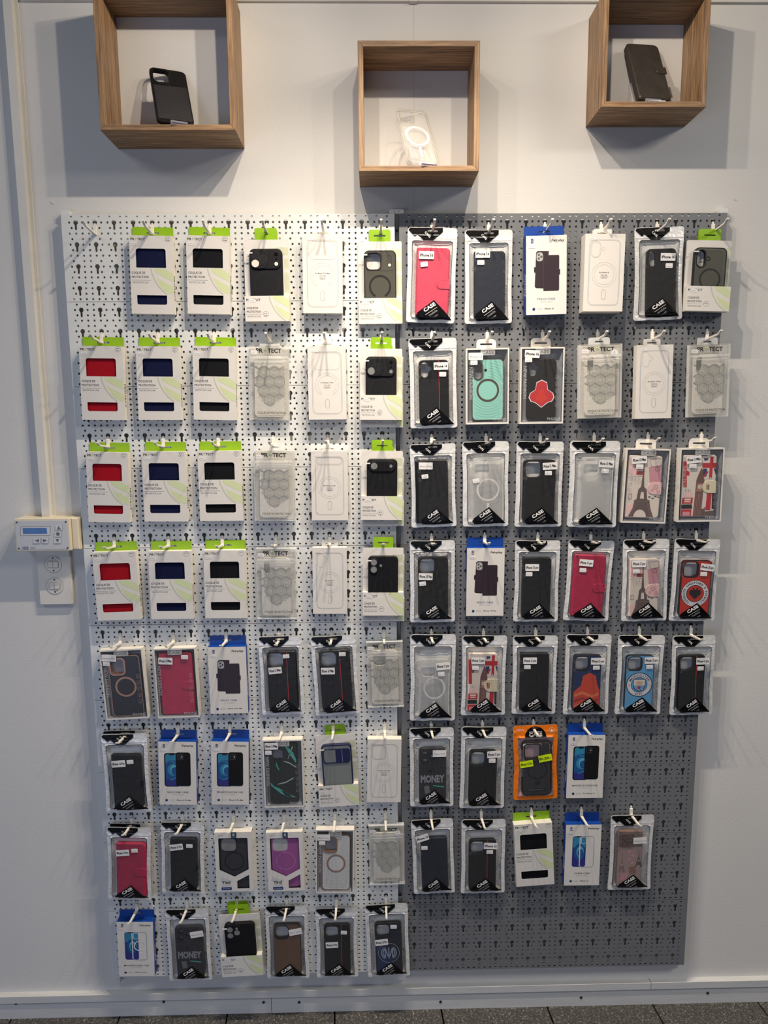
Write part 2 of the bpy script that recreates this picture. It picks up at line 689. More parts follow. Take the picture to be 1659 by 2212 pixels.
# ------------------------------------------------------------------ pegboard panels
PX, PZ = .042, .0467
YB = -.026                       # front of the sheets
def panel_mesh():
    """one sheet: 17 keyholes by 4 rows with the small hole pattern, origin top left, real holes and depth"""
    W, H = 17.5 * PX, 4 * PZ
    g = .0005
    VV, FF = [], []
    band_v, band_f, loops = [], [], []
    r = .0025
    holes = []
    def hole(x, y):
        holes.append([(x + r * math.cos(t * math.pi / 5), y + r * math.sin(t * math.pi / 5)) for t in range(10)])
    for c in range(17):
        x = (.75 + c) * PX
        odd = c % 2
        D = (-.222, .333) if not odd else (-.333, .222)
        for dd in D:
            hole(x + dd * PX, -.125 * PZ)
            hole(x + dd * PX, -.625 * PZ)
        for dd in (-1 / 3, 1 / 3):
            hole(x + dd * PX, -.375 * PZ)
        for dd in (-1 / 3, 0, 1 / 3):
            hole(x + dd * PX, -.875 * PZ)
        R, sw = .0053, .0025
        ky = -.375 * PZ
        P = []
        a0 = math.asin(sw / R)
        for i in range(15):
            t = -math.pi / 2 + a0 + (2 * math.pi - 2 * a0) * i / 14
            P.append((x + R * math.cos(t), ky + R * math.sin(t)))
        zb = ky - .342 * PZ + sw
        for i in range(6):
            t = math.pi + math.pi * i / 5
            P.append((x + sw * math.cos(t), zb + sw * math.sin(t)))
        holes.append(P)
    for k in range(1):
        top = 0 - (g if k == 0 else 0)
    outs = []
    # band variants: the outer edge differs only by the small gap, so one band is triangulated and stacked
    pts, edges, tags = [], [], []
    def loop(L, tg):
        b = len(pts)
        pts.extend(L)
        edges.extend([(b + i, b + (i + 1) % len(L)) for i in range(len(L))])
        loops.append((b, len(L)))
    loop([(g, 0), (W - g, 0), (W - g, -PZ), (g, -PZ)], 0)
    for h in holes:
        loop(h, 1)
    vs, es, fs, ov, *_ = delaunay_2d_cdt([Vector(p) for p in pts], edges, [], 0, 1e-7)
    cent = [(sum(p[0] for p in h) / len(h), sum(p[1] for p in h) / len(h)) for h in holes]
    grid = {}
    for i, h in enumerate(holes):
        for gx in range(int(min(p[0] for p in h) / .01), int(max(p[0] for p in h) / .01) + 1):
            grid.setdefault(gx, []).append(i)
    keep = []
    for f in fs:
        cx, cy = sum(vs[i].x for i in f) / 3, sum(vs[i].y for i in f) / 3
        if any(inside((cx, cy), holes[i]) for i in grid.get(int(cx / .01), ())):
            continue
        keep.append(tuple(f))
    T = -.0014
    V, F = [], []
    for k in range(4):
        b = len(V)
        for p in vs:
            y = p.y - k * PZ
            if k == 0 and p.y > -1e-6: y -= g
            if k == 3 and p.y < -PZ + 1e-6: y += g
            V.append((p.x, y, 0))
        for f in keep:
            A = (vs[f[1]].x - vs[f[0]].x) * (vs[f[2]].y - vs[f[0]].y) - (vs[f[2]].x - vs[f[0]].x) * (vs[f[1]].y - vs[f[0]].y)
            f = f if A > 0 else f[::-1]
            F.append(tuple(b + i for i in f))
        # hole walls
        for h in holes:
            n = len(h)
            c = len(V)
            for x, y in h:
                V.append((x, y - k * PZ, 0))
            for x, y in h:
                V.append((x, y - k * PZ, T))
            for i in range(n):
                j = (i + 1) % n
                F.append((c + i, c + n + i, c + n + j, c + j))
    # folded edges
    c = len(V)
    q = [(g, -g), (W - g, -g), (W - g, -H + g), (g, -H + g)]
    for z in (0, -.019):
        V += [(x, y, z) for x, y in q]
    for i in range(4):
        j = (i + 1) % 4
        F.append((c + i, c + j, c + 4 + j, c + 4 + i))
    me = bpy.data.meshes.new('pegboard_panel')
    me.from_pydata(V, [], F)
    me.materials.append(None)
    me.update()
    return me

pm = panel_mesh()
ORD = ['top', 'second', 'third', 'fourth', 'fifth', 'sixth', 'seventh', 'eighth', 'ninth', 'tenth']
for side in (0, 1):
    for k in range(10):
        o = bpy.data.objects.new('pegboard_panel', pm)
        COL.objects.link(o)
        o.material_slots[0].link = 'OBJECT'
        o.material_slots[0].material = MATS[('panel_white', 'panel_grey')[side]]
        pos = 'topmost' if k == 0 else ('lowest' if k == 9 else ORD[k] + ' from the top')
        tag(o, '%s perforated metal panel, %s on the %s side' % (('white', 'grey')[side], pos, ('left', 'right')[side]), 'pegboard panel',
            ('white pegboard panels on the left', 'grey pegboard panels on the right')[side])
        on_wall(o, (-.708 + (.7442 if side else 0)) - .75 * PX, YB, .375 * PZ - k * 4 * PZ)

# upright rails the panels hang on
for x, nm, wd in ((-.7340, 'left', 15), (.0001, 'middle', 26), (.7365, 'right', 15)):
    root = empty('wall_rail')
    tag(root, {'left': 'white slotted upright rail behind the left edge of the white panels',
               'middle': 'white slotted upright rail between the white and grey panels',
               'right': 'white slotted upright rail behind the right edge of the grey panels'}[nm], 'rail', 'upright rails behind the pegboard')
    on_wall(root, x, -.0, .0285)
    m2 = MB(wd)
    L = 1906 if nm != 'right' else 1890
    hs = []
    if nm == 'middle':
        for k in range(36):
            v = 12 + k * 52
            hs += [rr(6, v, 8.5, v + 26, 0), rr(wd - 8.5, v, wd - 6, v + 26, 0)]
    m2.solid([(0, 0), (wd, 0), (wd, L), (0, L)], 2, 13.0, 'panel_white', holes=hs, back=False)
    m2.obj('rail_profile', root)
    m2 = MB(wd)
    if nm == 'middle':
        m2.solid(rr(-3, -1, wd + 3, 8, 1.5), 0, 14, 'panel_white')
        for u in (8, 18):
            m2.solid(circ(u, 3.5, 1, 8), 14, 14.6, 'screw_metal')
        m2.solid(circ(13, 45, 2.6, 14), 13, 14.5, 'screw_metal')
        m2.solid(rr(-3, L - 6, wd + 3, L + 12, 1), 0, 12, 'panel_white')
    else:
        m2.solid(rr(-2, -1, wd + 2, 9, 1.5), 0, 15, 'panel_white')
    m2.obj('mounting_bracket', root)

# ------------------------------------------------------------------ display hooks
def hook_mesh():
    m2 = MB()
    m2.solid(rr(-3.9, 7.5, 3.9, 27, .8), 0, 3.6, 'hook_white', ch=.6)
    m2.solid(rr(-2, 2, 2, 8, .5), -3, 1.0, 'hook_white')
    return m2
def prong_mesh():
    m2 = MB()
    S = [(2.5, 24.4, 3.6, 2.6), (8, 24.3, 3.2, 2.0), (20, 23.3, 2.6, 1.8), (50, 20.4, 2.3, 1.7), (57, 18.6, 2.3, 1.7), (62, 15.2, 2.5, 1.6), (67.5, 13.2, 2.7, 1.5)]
    prev = None
    for z, v, hw, hh in S:
        ids = [m2.vert(-hw, v - hh, z), m2.vert(hw, v - hh, z), m2.vert(hw, v + hh, z), m2.vert(-hw, v + hh, z)]
        if prev:
            for i in range(4):
                j = (i + 1) % 4
                m2.face((prev[i], ids[i], ids[j], prev[j]), 'hook_white')
        else:
            m2.face(ids, 'hook_white')
        prev = ids
    m2.face(prev[::-1], 'hook_white')
    return m2
HOOK = {}
def hook(side, c, r, label):
    if not HOOK:
        root = empty('display_hook')
        hook_mesh().obj('mounting_plate', root)
        prong_mesh().obj('prong', root)
        HOOK['o'] = root
    else:
        root = copy_tree(HOOK['o'])
    tag(root, label, 'hook', 'white display hooks on the pegboard')
    on_wall(root, -.708 + (.7442 if side else 0) + c * PX, YB, -r * PZ)

# ------------------------------------------------------------------ wooden box shelves
def shelf(x0, x1, z0, z1, label):
    root = empty('box_shelf')
    tag(root, label, 'shelf', 'oak box shelves above the pegboard')
    root.location = ((x0 + x1) / 2, 0, z0 + Z0)
    t, dp = .0112, .103
    W, H = (x1 - x0) / 2, z1 - z0
    B = .0006
    def board(name, P, m):
        """P: quad in xz (mitred), extruded in depth with a tiny eased edge"""
        mm = MB()
        cx = sum(p[0] for p in P) / 4
        cz = sum(p[1] for p in P) / 4
        A = [mm.V.append((p[0], -.0005, p[1])) or len(mm.V) - 1 for p in P]
        C = [mm.V.append((p[0], -dp + B, p[1])) or len(mm.V) - 1 for p in P]
        sx = max(abs(p[0] - cx) for p in P)
        sz = max(abs(p[1] - cz) for p in P)
        D = [mm.V.append((cx + (p[0] - cx) * (1 - B / sx), -dp, cz + (p[1] - cz) * (1 - B / sz))) or len(mm.V) - 1 for p in P]
        for i in range(4):
            j = (i + 1) % 4
            mm.face((A[i], A[j], C[j], C[i]), m)
            mm.face((C[i], C[j], D[j], D[i]), m)
        mm.face(D, m)
        mm.face(A[::-1], m)
        return mm.obj(name, root)
    board('bottom_board', [(-W, 0), (W, 0), (W - t, t), (-W + t, t)], 'oak_x')
    board('top_board', [(-W, H), (W, H), (W - t, H - t), (-W + t, H - t)], 'oak_x')
    board('side_board', [(-W, 0), (-W + t, t), (-W + t, H - t), (-W, H)], 'oak_z')
    board('side_board', [(W, 0), (W - t, t), (W - t, H - t), (W, H)], 'oak_z')
    return root

shelf(-.6137, -.3358, .1613, .4400, 'large oak box shelf high on the left with a black phone case')
shelf(-.0815, .1697, .0804, .3332, 'oak box shelf in the middle holding a clear phone case')
shelf(.4225, .6430, .2058, .4275, 'smallest oak box shelf high on the right with a dark leather case')

# ------------------------------------------------------------------ control box and switches
root = empty('heating_control')
tag(root, 'cream wall control box with a blue display and arrow buttons', 'thermostat')
on_wall(root, -.8213, -.0, -.6550)
mb = MB(129)
mb.solid(rr(-1, 0, 144, 76, 2.5), 0, 30, 'thermo_cream', back=True, ch=1)
mb.solid(rr(0, 0, 126, 76, 2.0), 30, 45, 'thermo_cream', ch=1.2)
mb.solid([(126, 1), (142, 1), (142, 75), (126, 75)], 30, 36, 'thermo_cream', ch=2)
mb.obj('housing', root)
mb = MB(129)
mb.solid(rr(3, 5, 122, 72, 1), 45, 45.6, 'thermo_face')
for u, v in ((6.5, 8), (118.5, 8), (6.5, 69), (118.5, 69)):
    mb.solid(circ(u, v, 2.0, 12), 45.6, 46.1, 'screw_metal')
for k, hh in enumerate((1, 1, 1, 1)):
    for dv in (-1.9, 1.9):
        mb.poly(circ(14.5 + k * 4.2, 68.2 + dv, 1.5 if k else 1.0, 10), 45.9, 'deepblue')
for k in range(9):
    mb.poly([(33 + k * 1.35, 67.2), (34 + k * 1.35, 67.2), (34 + k * 1.35, 69), (33 + k * 1.35, 69)], 45.9, 'tiny_ink')
mb.obj('front_plate', root)
mb = MB(129)
P = [(15, 18.5), (83, 18.5), (80, 39), (12.5, 39)]
mb.poly(P, 45.9, 'thermo_btn')
mb.pline(P, .7, 46.0, 'thermo_ink', True)
mb.poly([(19, 21.5), (74, 21.5), (74, 35.5), (19, 35.5)], 46.1, 'lcd')
mb.obj('display', root, 'blue display')
for (u, v, sh) in ((102, 21.5, 'u'), (99, 36, 'o'), (97, 51.5, 'd'), (49.5, 51, 'l'), (68.5, 51, 'r')):
    m2 = MB(129)
    q = [(p[0] + (v - p[1]) * .1, p[1]) for p in rr(u - 8, v - 6.6, u + 8, v + 6.6, 1.6)]
    m2.solid(q, 45.6, 46.8, 'thermo_btn', side='thermo_ink')
    T3 = {'u': [(0, -4.6), (4.6, 4), (-4.6, 4)], 'd': [(0, 4.6), (4.6, -4), (-4.6, -4)], 'l': [(-5, 0), (5, -4.4), (5, 4.4)], 'r': [(5, 0), (-5, -4.4), (-5, 4.4)]}
    if sh == 'o':
        m2.poly(circ(u, v, 4.4, 16), 47, 'thermo_ink')
    else:
        m2.poly([(u + a, v + b) for a, b in T3[sh]], 47, 'thermo_ink')
    m2.obj('button', root)

root = empty('double_switch')
tag(root, 'cream wall plate with two round rocker switches below the control box', 'switch')
on_wall(root, -.8190, 0, -.7300)
mb = MB(79)
mb.solid(rr(0, 0, 79, 139, 2), 0, 10, 'switch_white', ch=1.6)
mb.obj('wall_plate', root)
for v in (40, 92):
    m2 = MB(79)
    m2.solid(circ(39, v, 20, 40), 10, 11.0, 'switch_white')
    m2.disc_ring(39, v, 19.4, 20.4, 11.1, 'ink_light', 40)
    for dv in (-15, 15):
        m2.solid(circ(39, v + dv, 1.9, 12), 11, 11.3, 'ink')
    d1 = m2.obj('switch_insert', root)
    m2 = MB(79)
    m2.rline(26, v - 8.5, 52, v + 8.5, 3.5, .6, 11.15, 'ink_grey')
    m2.solid(rr(26.8, v - 7.8, 38.7, v + 7.8, (3, 0, 0, 3)), 11, 12.6, 'switch_white', ch=.6)
    m2.solid(rr(39.2, v - 7.8, 51.2, v + 7.8, (0, 3, 3, 0)), 11, 13.6, 'switch_white', ch=.6)
    m2.obj('rocker', d1)
# ------------------------------------------------------------------ phone cases (u0,v0 = top left, all in millimetres)
def camera_hole(kind, u, v, w):
    if kind == 'sq':
        return [rr(u + 5, v + 5, u + 5 + w * .47, v + 5 + w * .49, w * .13)]
    if kind == 'heart':
        P = rr(u + 5, v + 5, u + 21, v + 38, 8, 6)
        # bulge for the flash on the right side
        out = []
        for p in P:
            out.append(p)
        i = max(range(len(out)), key=lambda k: (out[k][0], -out[k][1]) if out[k][1] < v + 16 else (-1, 0))
        out[i + 1:i + 1] = [(u + 21.5, v + 14), (u + 27, v + 15), (u + 29, v + 19), (u + 27, v + 23), (u + 21.5, v + 25)]
        return [out]
    if kind == 'pill':
        return [rr(u + 5, v + 5, u + 19, v + 37, 7, 6)]
    if kind == 'three':
        return [circ(u + 14, v + 15, 6.5, 16), circ(u + 14, v + 33, 6.5, 16), circ(u + 32, v + 24, 6.5, 16), circ(u + 32, v + 12, 3.2, 12)]
    return []

def case_body(mb, u, v, w, h, z, m, cam=None, th=8., r=9., side=None):
    hs = camera_hole(cam, u, v, w)
    mb.solid(rr(u, v, u + w, v + h, r), z - th, z, m, holes=hs, side=side, ch=1.2)
    return hs

def rimmed(mb, hs, z, m, k=1.12):
    for P in hs:
        cx, cy = sum(p[0] for p in P) / len(P), sum(p[1] for p in P) / len(P)
        Q = [(cx + (p[0] - cx) * k, cy + (p[1] - cy) * k) for p in P]
        mb.ring(Q, P, z + .12, m)

def strap(root, u, v, w, h, z, m, ink=None, fx=.62, fy=.46, fh=.14):
    """closing strap of a folio, on its right edge"""
    s = MB(0)
    s.W = root['_w']
    a, b = v + h * fy, v + h * (fy + fh)
    s.solid(rr(u + w * fx, a, u + w + 1.2, b, ((b - a) / 2, 0, 0, (b - a) / 2), 6), z - .5, z + 1.2, m, ch=.4)
    if ink:
        P = rr(u + w * fx + 1.3, a + 1.3, u + w + 1, b - 1.3, ((b - a) / 2 - 1.2, 0, 0, (b - a) / 2 - 1.2), 5)
        for i in range(len(P)):
            p, q = P[i], P[(i + 1) % len(P)]
            L = math.dist(p, q)
            k = int(L / 2)
            for t in range(max(k, 1)):
                a0, a1 = t / max(k, 1), (t + .5) / max(k, 1)
                s.line((p[0] + (q[0] - p[0]) * a0, p[1] + (q[1] - p[1]) * a0), (p[0] + (q[0] - p[0]) * a1, p[1] + (q[1] - p[1]) * a1), .35, z + 1.3, ink)
    return s

def tower(mb, X, Y, z, m, m2):
    """lattice tower silhouette, X/Y map fractions of the picture to millimetres"""
    P = [(.445, .1), (.465, .1), (.475, .3), (.505, .5), (.59, .545), (.59, .57), (.62, .70), (.70, .72), (.70, .75), (.74, .85), (.84, .985), (.69, .985)]
    arch = [(.62 - .19 * (1 - math.cos(math.pi * t / 8)) , .985 - .12 * math.sin(math.pi * t / 8)) for t in range(0, 9)]
    L = [(.22, .985), (.08, .985), (.20, .85), (.23, .75), (.23, .72), (.30, .70), (.33, .57), (.33, .545), (.41, .5), (.435, .3)]
    mb.poly([(X(a), Y(b)) for a, b in P + arch + L], z, m)
    mb.poly([(X(a), Y(b)) for a, b in ((.42, .58), (.50, .58), (.52, .69), (.40, .69))], z + .05, m2)
    for a, b, c, d in ((.36, .59, .57, .59), (.25, .735, .68, .735), (.33, .555, .59, .555)):
        mb.line((X(a), Y(b)), (X(c), Y(d)), .7, z + .08, 'tower_light')
    for k in range(9):
        b = .14 + k * .04
        hw = .012 + k * .0035
        mb.line((X(.455 - hw), Y(b)), (X(.455 + hw), Y(b + .03)), .35, z + .08, 'tower_light')
        mb.line((X(.455 + hw), Y(b)), (X(.455 - hw), Y(b + .03)), .35, z + .08, 'tower_light')
    for k in range(5):
        b = .77 + k * .04
        for s0 in (-1, 1):
            c = .46 + s0 * (.20 + k * .025)
            mb.line((X(c - .04), Y(b)), (X(c + .04), Y(b + .035)), .5, z + .08, 'tower_light')
            mb.line((X(c + .04), Y(b)), (X(c - .04), Y(b + .035)), .5, z + .08, 'tower_light')

def eiffel(mb, u, v, w, h, z):
    X = lambda f: u + w * f
    Y = lambda f: v + h * f
    q = lambda L, m, dz=0: mb.poly([(X(a), Y(b)) for a, b in L], z + dz, m)
    q([(0, .05), (.45, .05), (.42, .33), (0, .30)], 'rose_pale')
    q([(.60, .18), (.98, .14), (.99, .42), (.66, .44)], 'rose_pink', .02)
    q([(.0, .80), (.2, .78), (.3, .99), (.04, .99)], 'rose_pale', .02)
    q([(.24, .25), (.48, .25), (.48, .31), (.24, .31)], 'flag_red', .04)
    q([(.30, .25), (.38, .25), (.38, .31), (.30, .31)], 'tower', .05)
    mb.pline([(X(a), Y(b)) for a, b in ((.62, .06), (.98, .04), (.98, .16), (.68, .18))], .7, z + .06, 'tower', True)
    mb.disc_ring(X(.86), Y(.21), 5, 5.8, z + .07, 'tower')
    mb.disc_ring(X(.86), Y(.21), 3, 3.5, z + .07, 'tower')
    for k in range(4):
        mb.pline([(X(.06 + .1 * k), Y(.40 + .015 * k)), (X(.14 + .1 * k), Y(.36)), (X(.12 + .1 * k), Y(.47))], .5, z + .06, 'tower_light')
    mb.line((X(0), Y(.345)), (X(.42), Y(.335)), .8, z + .06, 'tower_light')
    mb.pline([(X(.06), Y(.62)), (X(.14), Y(.62)), (X(.14), Y(.70)), (X(.06), Y(.70))], 1.4, z + .05, 'tower_light', True)
    for a, b, r in ((.80, .52, 5.2), (.90, .50, 4.4), (.72, .60, 3.2), (.92, .58, 3.6)):
        mb.poly(circ(X(a), Y(b), r, 14), z + .1, 'rose_pink')
        mb.disc_ring(X(a), Y(b), r * .35, r * .6, z + .14, 'rose_pale', 12)
    for a, b in ((.68, .66), (.86, .65), (.78, .68), (.95, .66)):
        mb.poly(circ(X(a), Y(b), 3.2, 8, 1.6), z + .12, 'leaf_dark')
    tower(mb, X, Y, z + .08, 'tower', 'cream')

def london(mb, u, v, w, h, z):
    X = lambda f: u + w * f
    Y = lambda f: v + h * f
    q = lambda L, m, dz=0: mb.poly([(X(a), Y(b)) for a, b in L], z + dz, m)
    # flag
    q([(.56, .03), (.99, .03), (.99, .39), (.62, .39)], 'cream', .02)
    q([(.60, .22), (.72, .22), (.72, .34), (.61, .38)], 'flag_blue', .04)
    q([(.60, .05), (.74, .05), (.74, .08), (.64, .10)], 'flag_blue', .04)
    q([(.59, .36), (.76, .25), (.76, .29), (.62, .38)], 'flag_red', .06)
    q([(.92, .22), (.99, .22), (.99, .33)], 'flag_blue', .04)
    q([(.57, .13), (.99, .13), (.99, .21), (.58, .21)], 'flag_red', .08)
    q([(.80, .03), (.90, .03), (.88, .39), (.79, .39)], 'flag_red', .09)
    for k in range(6):
        q([(.62 + k * .062, .385), (.65 + k * .062, .35), (.68 + k * .062, .385)], 'cream', .12)
    # telephone box and signs on the left
    q([(.0, .10), (.10, .10), (.14, .52), (.02, .52)], 'flag_red', .03)
    q([(.10, .24), (.20, .27), (.20, .33), (.10, .33)], 'flag_red', .04)
    for k in range(4):
        mb.line((X(.10 + k * .05), Y(.55)), (X(.10 + k * .05), Y(.60)), .8, z + .05, 'tower_light')
    q([(.04, .62), (.32, .60), (.32, .68), (.04, .68)], 'rose_pale', .05)
    q([(.02, .69), (.34, .69), (.33, .79), (.01, .79)], 'flag_red', .06)
    q([(.08, .705), (.28, .705), (.28, .735), (.08, .735)], 'cream', .1)
    q([(.09, .745), (.27, .745), (.27, .765), (.09, .765)], 'cream', .1)
    q([(.0, .80), (.32, .80), (.33, .87), (.0, .87)], 'ink', .05)
    q([(.0, .88), (.31, .88), (.31, .99), (.0, .99)], 'flag_red', .05)
    q([(.05, .92), (.27, .92), (.27, .985), (.05, .985)], 'rose_pink', .08)
    # clock tower
    q([(.56, .20), (.58, .23), (.61, .26), (.62, .35), (.66, .40), (.64, .60), (.60, .99), (.36, .99), (.40, .60), (.42, .40), (.50, .28), (.54, .23)], 'ben_brown', .12)
    q([(.44, .46), (.62, .46), (.61, .59), (.43, .59)], 'ben_light', .14)
    mb.poly(circ(X(.53), Y(.515), w * .06, 18), z + .17, 'cream')
    mb.disc_ring(X(.53), Y(.515), w * .015, w * .025, z + .2, 'ink', 10)
    for k in range(5):
        mb.line((X(.415 + k * .045), Y(.62)), (X(.40 + k * .045), Y(.98)), .8, z + .15, 'ben_light')
    for b in (.62, .72, .84):
        mb.line((X(.39), Y(b)), (X(.63), Y(b)), .8, z + .16, 'tower')
    # red pillar, skyline
    q([(.76, .58), (.90, .58), (.88, .90), (.73, .90)], 'flag_red', .05)
    q([(.60, .86), (.66, .88), (.72, .84), (.72, .92), (.99, .90), (.99, .99), (.60, .99)], 'tower', .06)
    q([(.90, .50), (.99, .50), (.99, .88), (.92, .88)], 'plum', .05)

def carbon_case(root, u, v, w, h, z, cam='sq', plain=False):
    mb = MB(root['_w'])
    hs = case_body(mb, u, v, w, h, z, 'carbon_a', cam)
    rimmed(mb, hs, z, 'case_line', 1.08)
    if not plain:
        ur = u + w * .66
        lo = v + (38 if cam == 'sq' else 42)
        for k in range(-30, 34):
            a = (u + 2, lo + 8 + k * 3.4)
            x1 = ur - 1
            P = [(a[0], a[1]), (x1, a[1] - (x1 - a[0]) * .75), (x1, a[1] - (x1 - a[0]) * .75 + 1.4), (a[0], a[1] + 1.4)]
            P = [(p[0], min(max(p[1], lo), v + h - 6)) for p in P]
            if abs(area2(P)) > 2:
                mb.poly(P, z + .12, 'carbon_b')
        mb.poly([(ur, v + 2), (ur + 1.5, v + 2), (ur + 1.5, v + h - 3), (ur, v + h - 3)], z + .2, 'red_line')
    mb.obj('phone_case', root)

def folio(root, u, v, w, h, z, m, stitch=None, st=True, name='folio_cover'):
    mb = MB(root['_w'])
    mb.solid(rr(u, v, u + w, v + h, (2.5, 8, 8, 2.5)), z - 10, z, m, ch=1.8)
    if stitch:
        P = rr(u + 2.5, v + 2, u + w - 2, v + h - 2, (2, 7, 7, 2))
        for i in range(len(P)):
            p, q = P[i], P[(i + 1) % len(P)]
            k = max(1, int(math.dist(p, q) / 2.4))
            for t in range(k):
                a0, a1 = t / k, (t + .55) / k
                mb.line((p[0] + (q[0] - p[0]) * a0, p[1] + (q[1] - p[1]) * a0), (p[0] + (q[0] - p[0]) * a1, p[1] + (q[1] - p[1]) * a1), .4, z + .1, stitch)
    for k in range(4):
        mb.poly(circ(u + w * .42 + k * 3.4, v + 6, .7, 8), z + .12, 'ink')
    mb.line((u + 9, v + 2), (u + 9, v + h - 2), .6, z + .06, m)
    o = mb.obj(name, root)
    if st:
        s = strap(root, u, v, w, h, z, m, stitch)
        s.obj('strap', o)
    return o

def clear_phone_case(root, u, v, w, h, z, ring=True, cam='sq', solid=False):
    mb = MB(root['_w'])
    hs = camera_hole(cam, u, v, w)
    mb.solid(rr(u, v, u + w, v + h, 9), z - 5, z, 'clear_case', holes=hs, ch=1)
    mb.rline(u, v, u + w, v + h, 9, 1.6, z + .1, 'clear_rim')
    rimmed(mb, hs, z, 'clear_rim', 1.1)
    if ring:
        mb.disc_ring(u + w / 2, v + h * .5, w * .31, w * .37, z + .2, 'label', 40)
        mb.solid(rr(u + w / 2 - 3, v + h * .5 + w * .43, u + w / 2 + 3, v + h * .5 + w * .43 + 22, 3), z, z + .3, 'label')
    mb.obj('phone_case', root)

# ------------------------------------------------------------------ shared printing
def protect_logo(mb, u, v, h, z, w):
    k = w / 38.
    mb.text('PR', u, v, h, 'ink', z, w=10.5 * k, bold=.02)
    c = u + 14.2 * k
    mb.poly([(c - 2.3 * k, v - h), (c + 2.3 * k, v - h), (c + 1.6 * k, v - h * .3), (c, v), (c - 1.6 * k, v - h * .3)], z, 'pale_green')
    mb.line((c - 1.6 * k, v - h * .2), (c + 2 * k, v - h), .5 * k, z + .05, 'leaf_dark')
    mb.line((c - 2.2 * k, v - h * .7), (c - .4 * k, v - h), .5 * k, z + .05, 'leaf_dark')
    mb.text('TECT', u + 17.6 * k, v, h, 'ink', z, w=20.4 * k, bold=.02)

def leaf_print(mb, z, u0, v0, sc=1., umax=94.5, vmax=999):
    cl = lambda P: [(min(u0 + a * sc, umax), min(v0 + b * sc, vmax)) for a, b in P]
    mb.poly(cl([(8.3, 1), (30, 1), (49.5, 11), (49.5, 28.5), (27, 18), (11, 8.5)]), z, 'pale_green')
    mb.poly(cl([(13, 20), (49.5, 38.5), (49.5, 54), (42, 53), (29, 45), (20, 34)]), z, 'pale_green')
    A = [(0, 1), (2, 12), (7, 24), (14, 36), (23, 46.5), (33, 54.5)]
    B = [(2.4, 1), (4.4, 11), (9.4, 23), (16.5, 35), (26, 45.5), (37, 54.5)]
    mb.poly(cl(A + B[::-1]), z, 'pale_arc')

def price(root, u, v, z, t, rot=0., plain=False, w=14., h=8.):
    mb = MB(root['_w'])
    c, s = math.cos(math.radians(rot)), math.sin(math.radians(rot))
    P = rr(-w / 2, -h / 2, w / 2, h / 2, 1.2)
    mb.poly([(u + a * c + b * s, v - a * s + b * c) for a, b in P], z, 'label')
    mb.text(t, u - w * .44 * c - h * .18 * s, v + w * .44 * s + h * .22 * c, h * .3, 'tiny_ink', z + .08, w=w * .78, rot=rot)
    mb.obj('price_sticker', root)

def new_root(name, W):
    r = empty(name)
    r['_w'] = W
    return r

# ------------------------------------------------------------------ white carton with two windows
def carton(W, H, T, holes, m='card_white', side='card_side', top=None):
    mb = MB(W)
    P = [(0, 0), (W, 0), (W, H), (0, H)]
    mb.holed(P, holes, 0, m)
    for h in holes:
        mb.wall(h, -.6, 0, 'dark_void', True)  # window cut edges coloured black to imitate the shadow inside the opening
    a = [(0, 0), (W, 0), (W, H), (0, H)]
    ms = [top or side, side, side, side]
    for i in range(4):
        p, q = a[i], a[(i + 1) % 4]
        ids = [mb.vert(p[0], p[1], 0), mb.vert(q[0], q[1], 0), mb.vert(q[0], q[1], -T), mb.vert(p[0], p[1], -T)]
        mb.face(ids[::-1], ms[i])
    mb.face([mb.vert(u, v, -T) for u, v in a], side)
    return mb

def header_tab(root, W, w, h, T, m, r=1., name='hang_tab', slot=22., sv=None, z=0., label=None, sh=3.2):
    mb = MB(root['_w'])
    c = W / 2
    sv = -h * .42 if sv is None else sv
    mb.solid(rr(c - w / 2, -h, c + w / 2, 1, (r, r, 0, 0)), -T, -T + .5 + z, m, holes=[rr(c - slot / 2, sv - sh / 2, c + slot / 2, sv + sh / 2, sh * .45)])
    mb.obj(name, root, label)

def box_protect(color, model, rot=0.):
    W, H, T = 95, 162, 18
    r = new_root('hanging_box', W)
    w1 = rr(14, 26.7, 80, 66, (5, 5, 0, 0))
    w2 = rr(13.5, 123, 80, 142.5, (0, 0, 4, 4))
    mb = carton(W, H, T, [w1, w2])
    protect_logo(mb, 3.3, 9.8, 4.6, .15, 32)
    mb.disc_ring(85.5, 6.5, 5.6, 6.1, .15, 'ink_grey', 24)
    mb.text('iP 17', 85.5, 6.2, 2.0, 'ink', .15, w=6.2, anchor='c', bold=.03)
    if model:
        mb.text(model, 85.5, 9.8, 1.8, 'ink', .15, w=(7 if len(model) > 3 else 4), anchor='c', bold=.03)
    mb.text('COQUE DE', 3.2, 78.8, 4.6, 'ink', .15, w=30, bold=.008)
    mb.text('PROTECTION', 3.2, 87.5, 4.4, 'ink', .15, w=37, bold=.008)
    mb.line((1.5, 91.8), (46, 91.8), .45, .15, 'ink_grey')
    mb.text('PROTECTIVE CASE', 5, 98.4, 3.3, 'ink_grey', .15, w=35)
    leaf_print(mb, .12, 45, 66.4)
    # brand on the right side face
    S = mb.S
    mb.S = lambda u, v, z: (W / 2 + .15, -v, -u)
    mb.text('PROTECT', 5, 82, 8, 'ink', 0, w=52, rot=-90, bold=.02)
    mb.S = S
    mb.obj('carton', r)
    header_tab(r, W, 91, 21, T, 'green', r=.8, sv=-9.0, sh=4, slot=27)
    m2 = MB(W)
    m2.solid(rr(6, 16, 89, 156, (3, 8, 8, 3)), -T + 2, -3.5, {'red': 'red_cloth', 'blue': 'blue_cloth', 'black': 'black_cloth'}[color], ch=1.5)
    m2.obj('folio_cover', r)
    price(r, 11, 16.5, .3, 'CHF 30.-', rot, w=15, h=7.5)
    return r

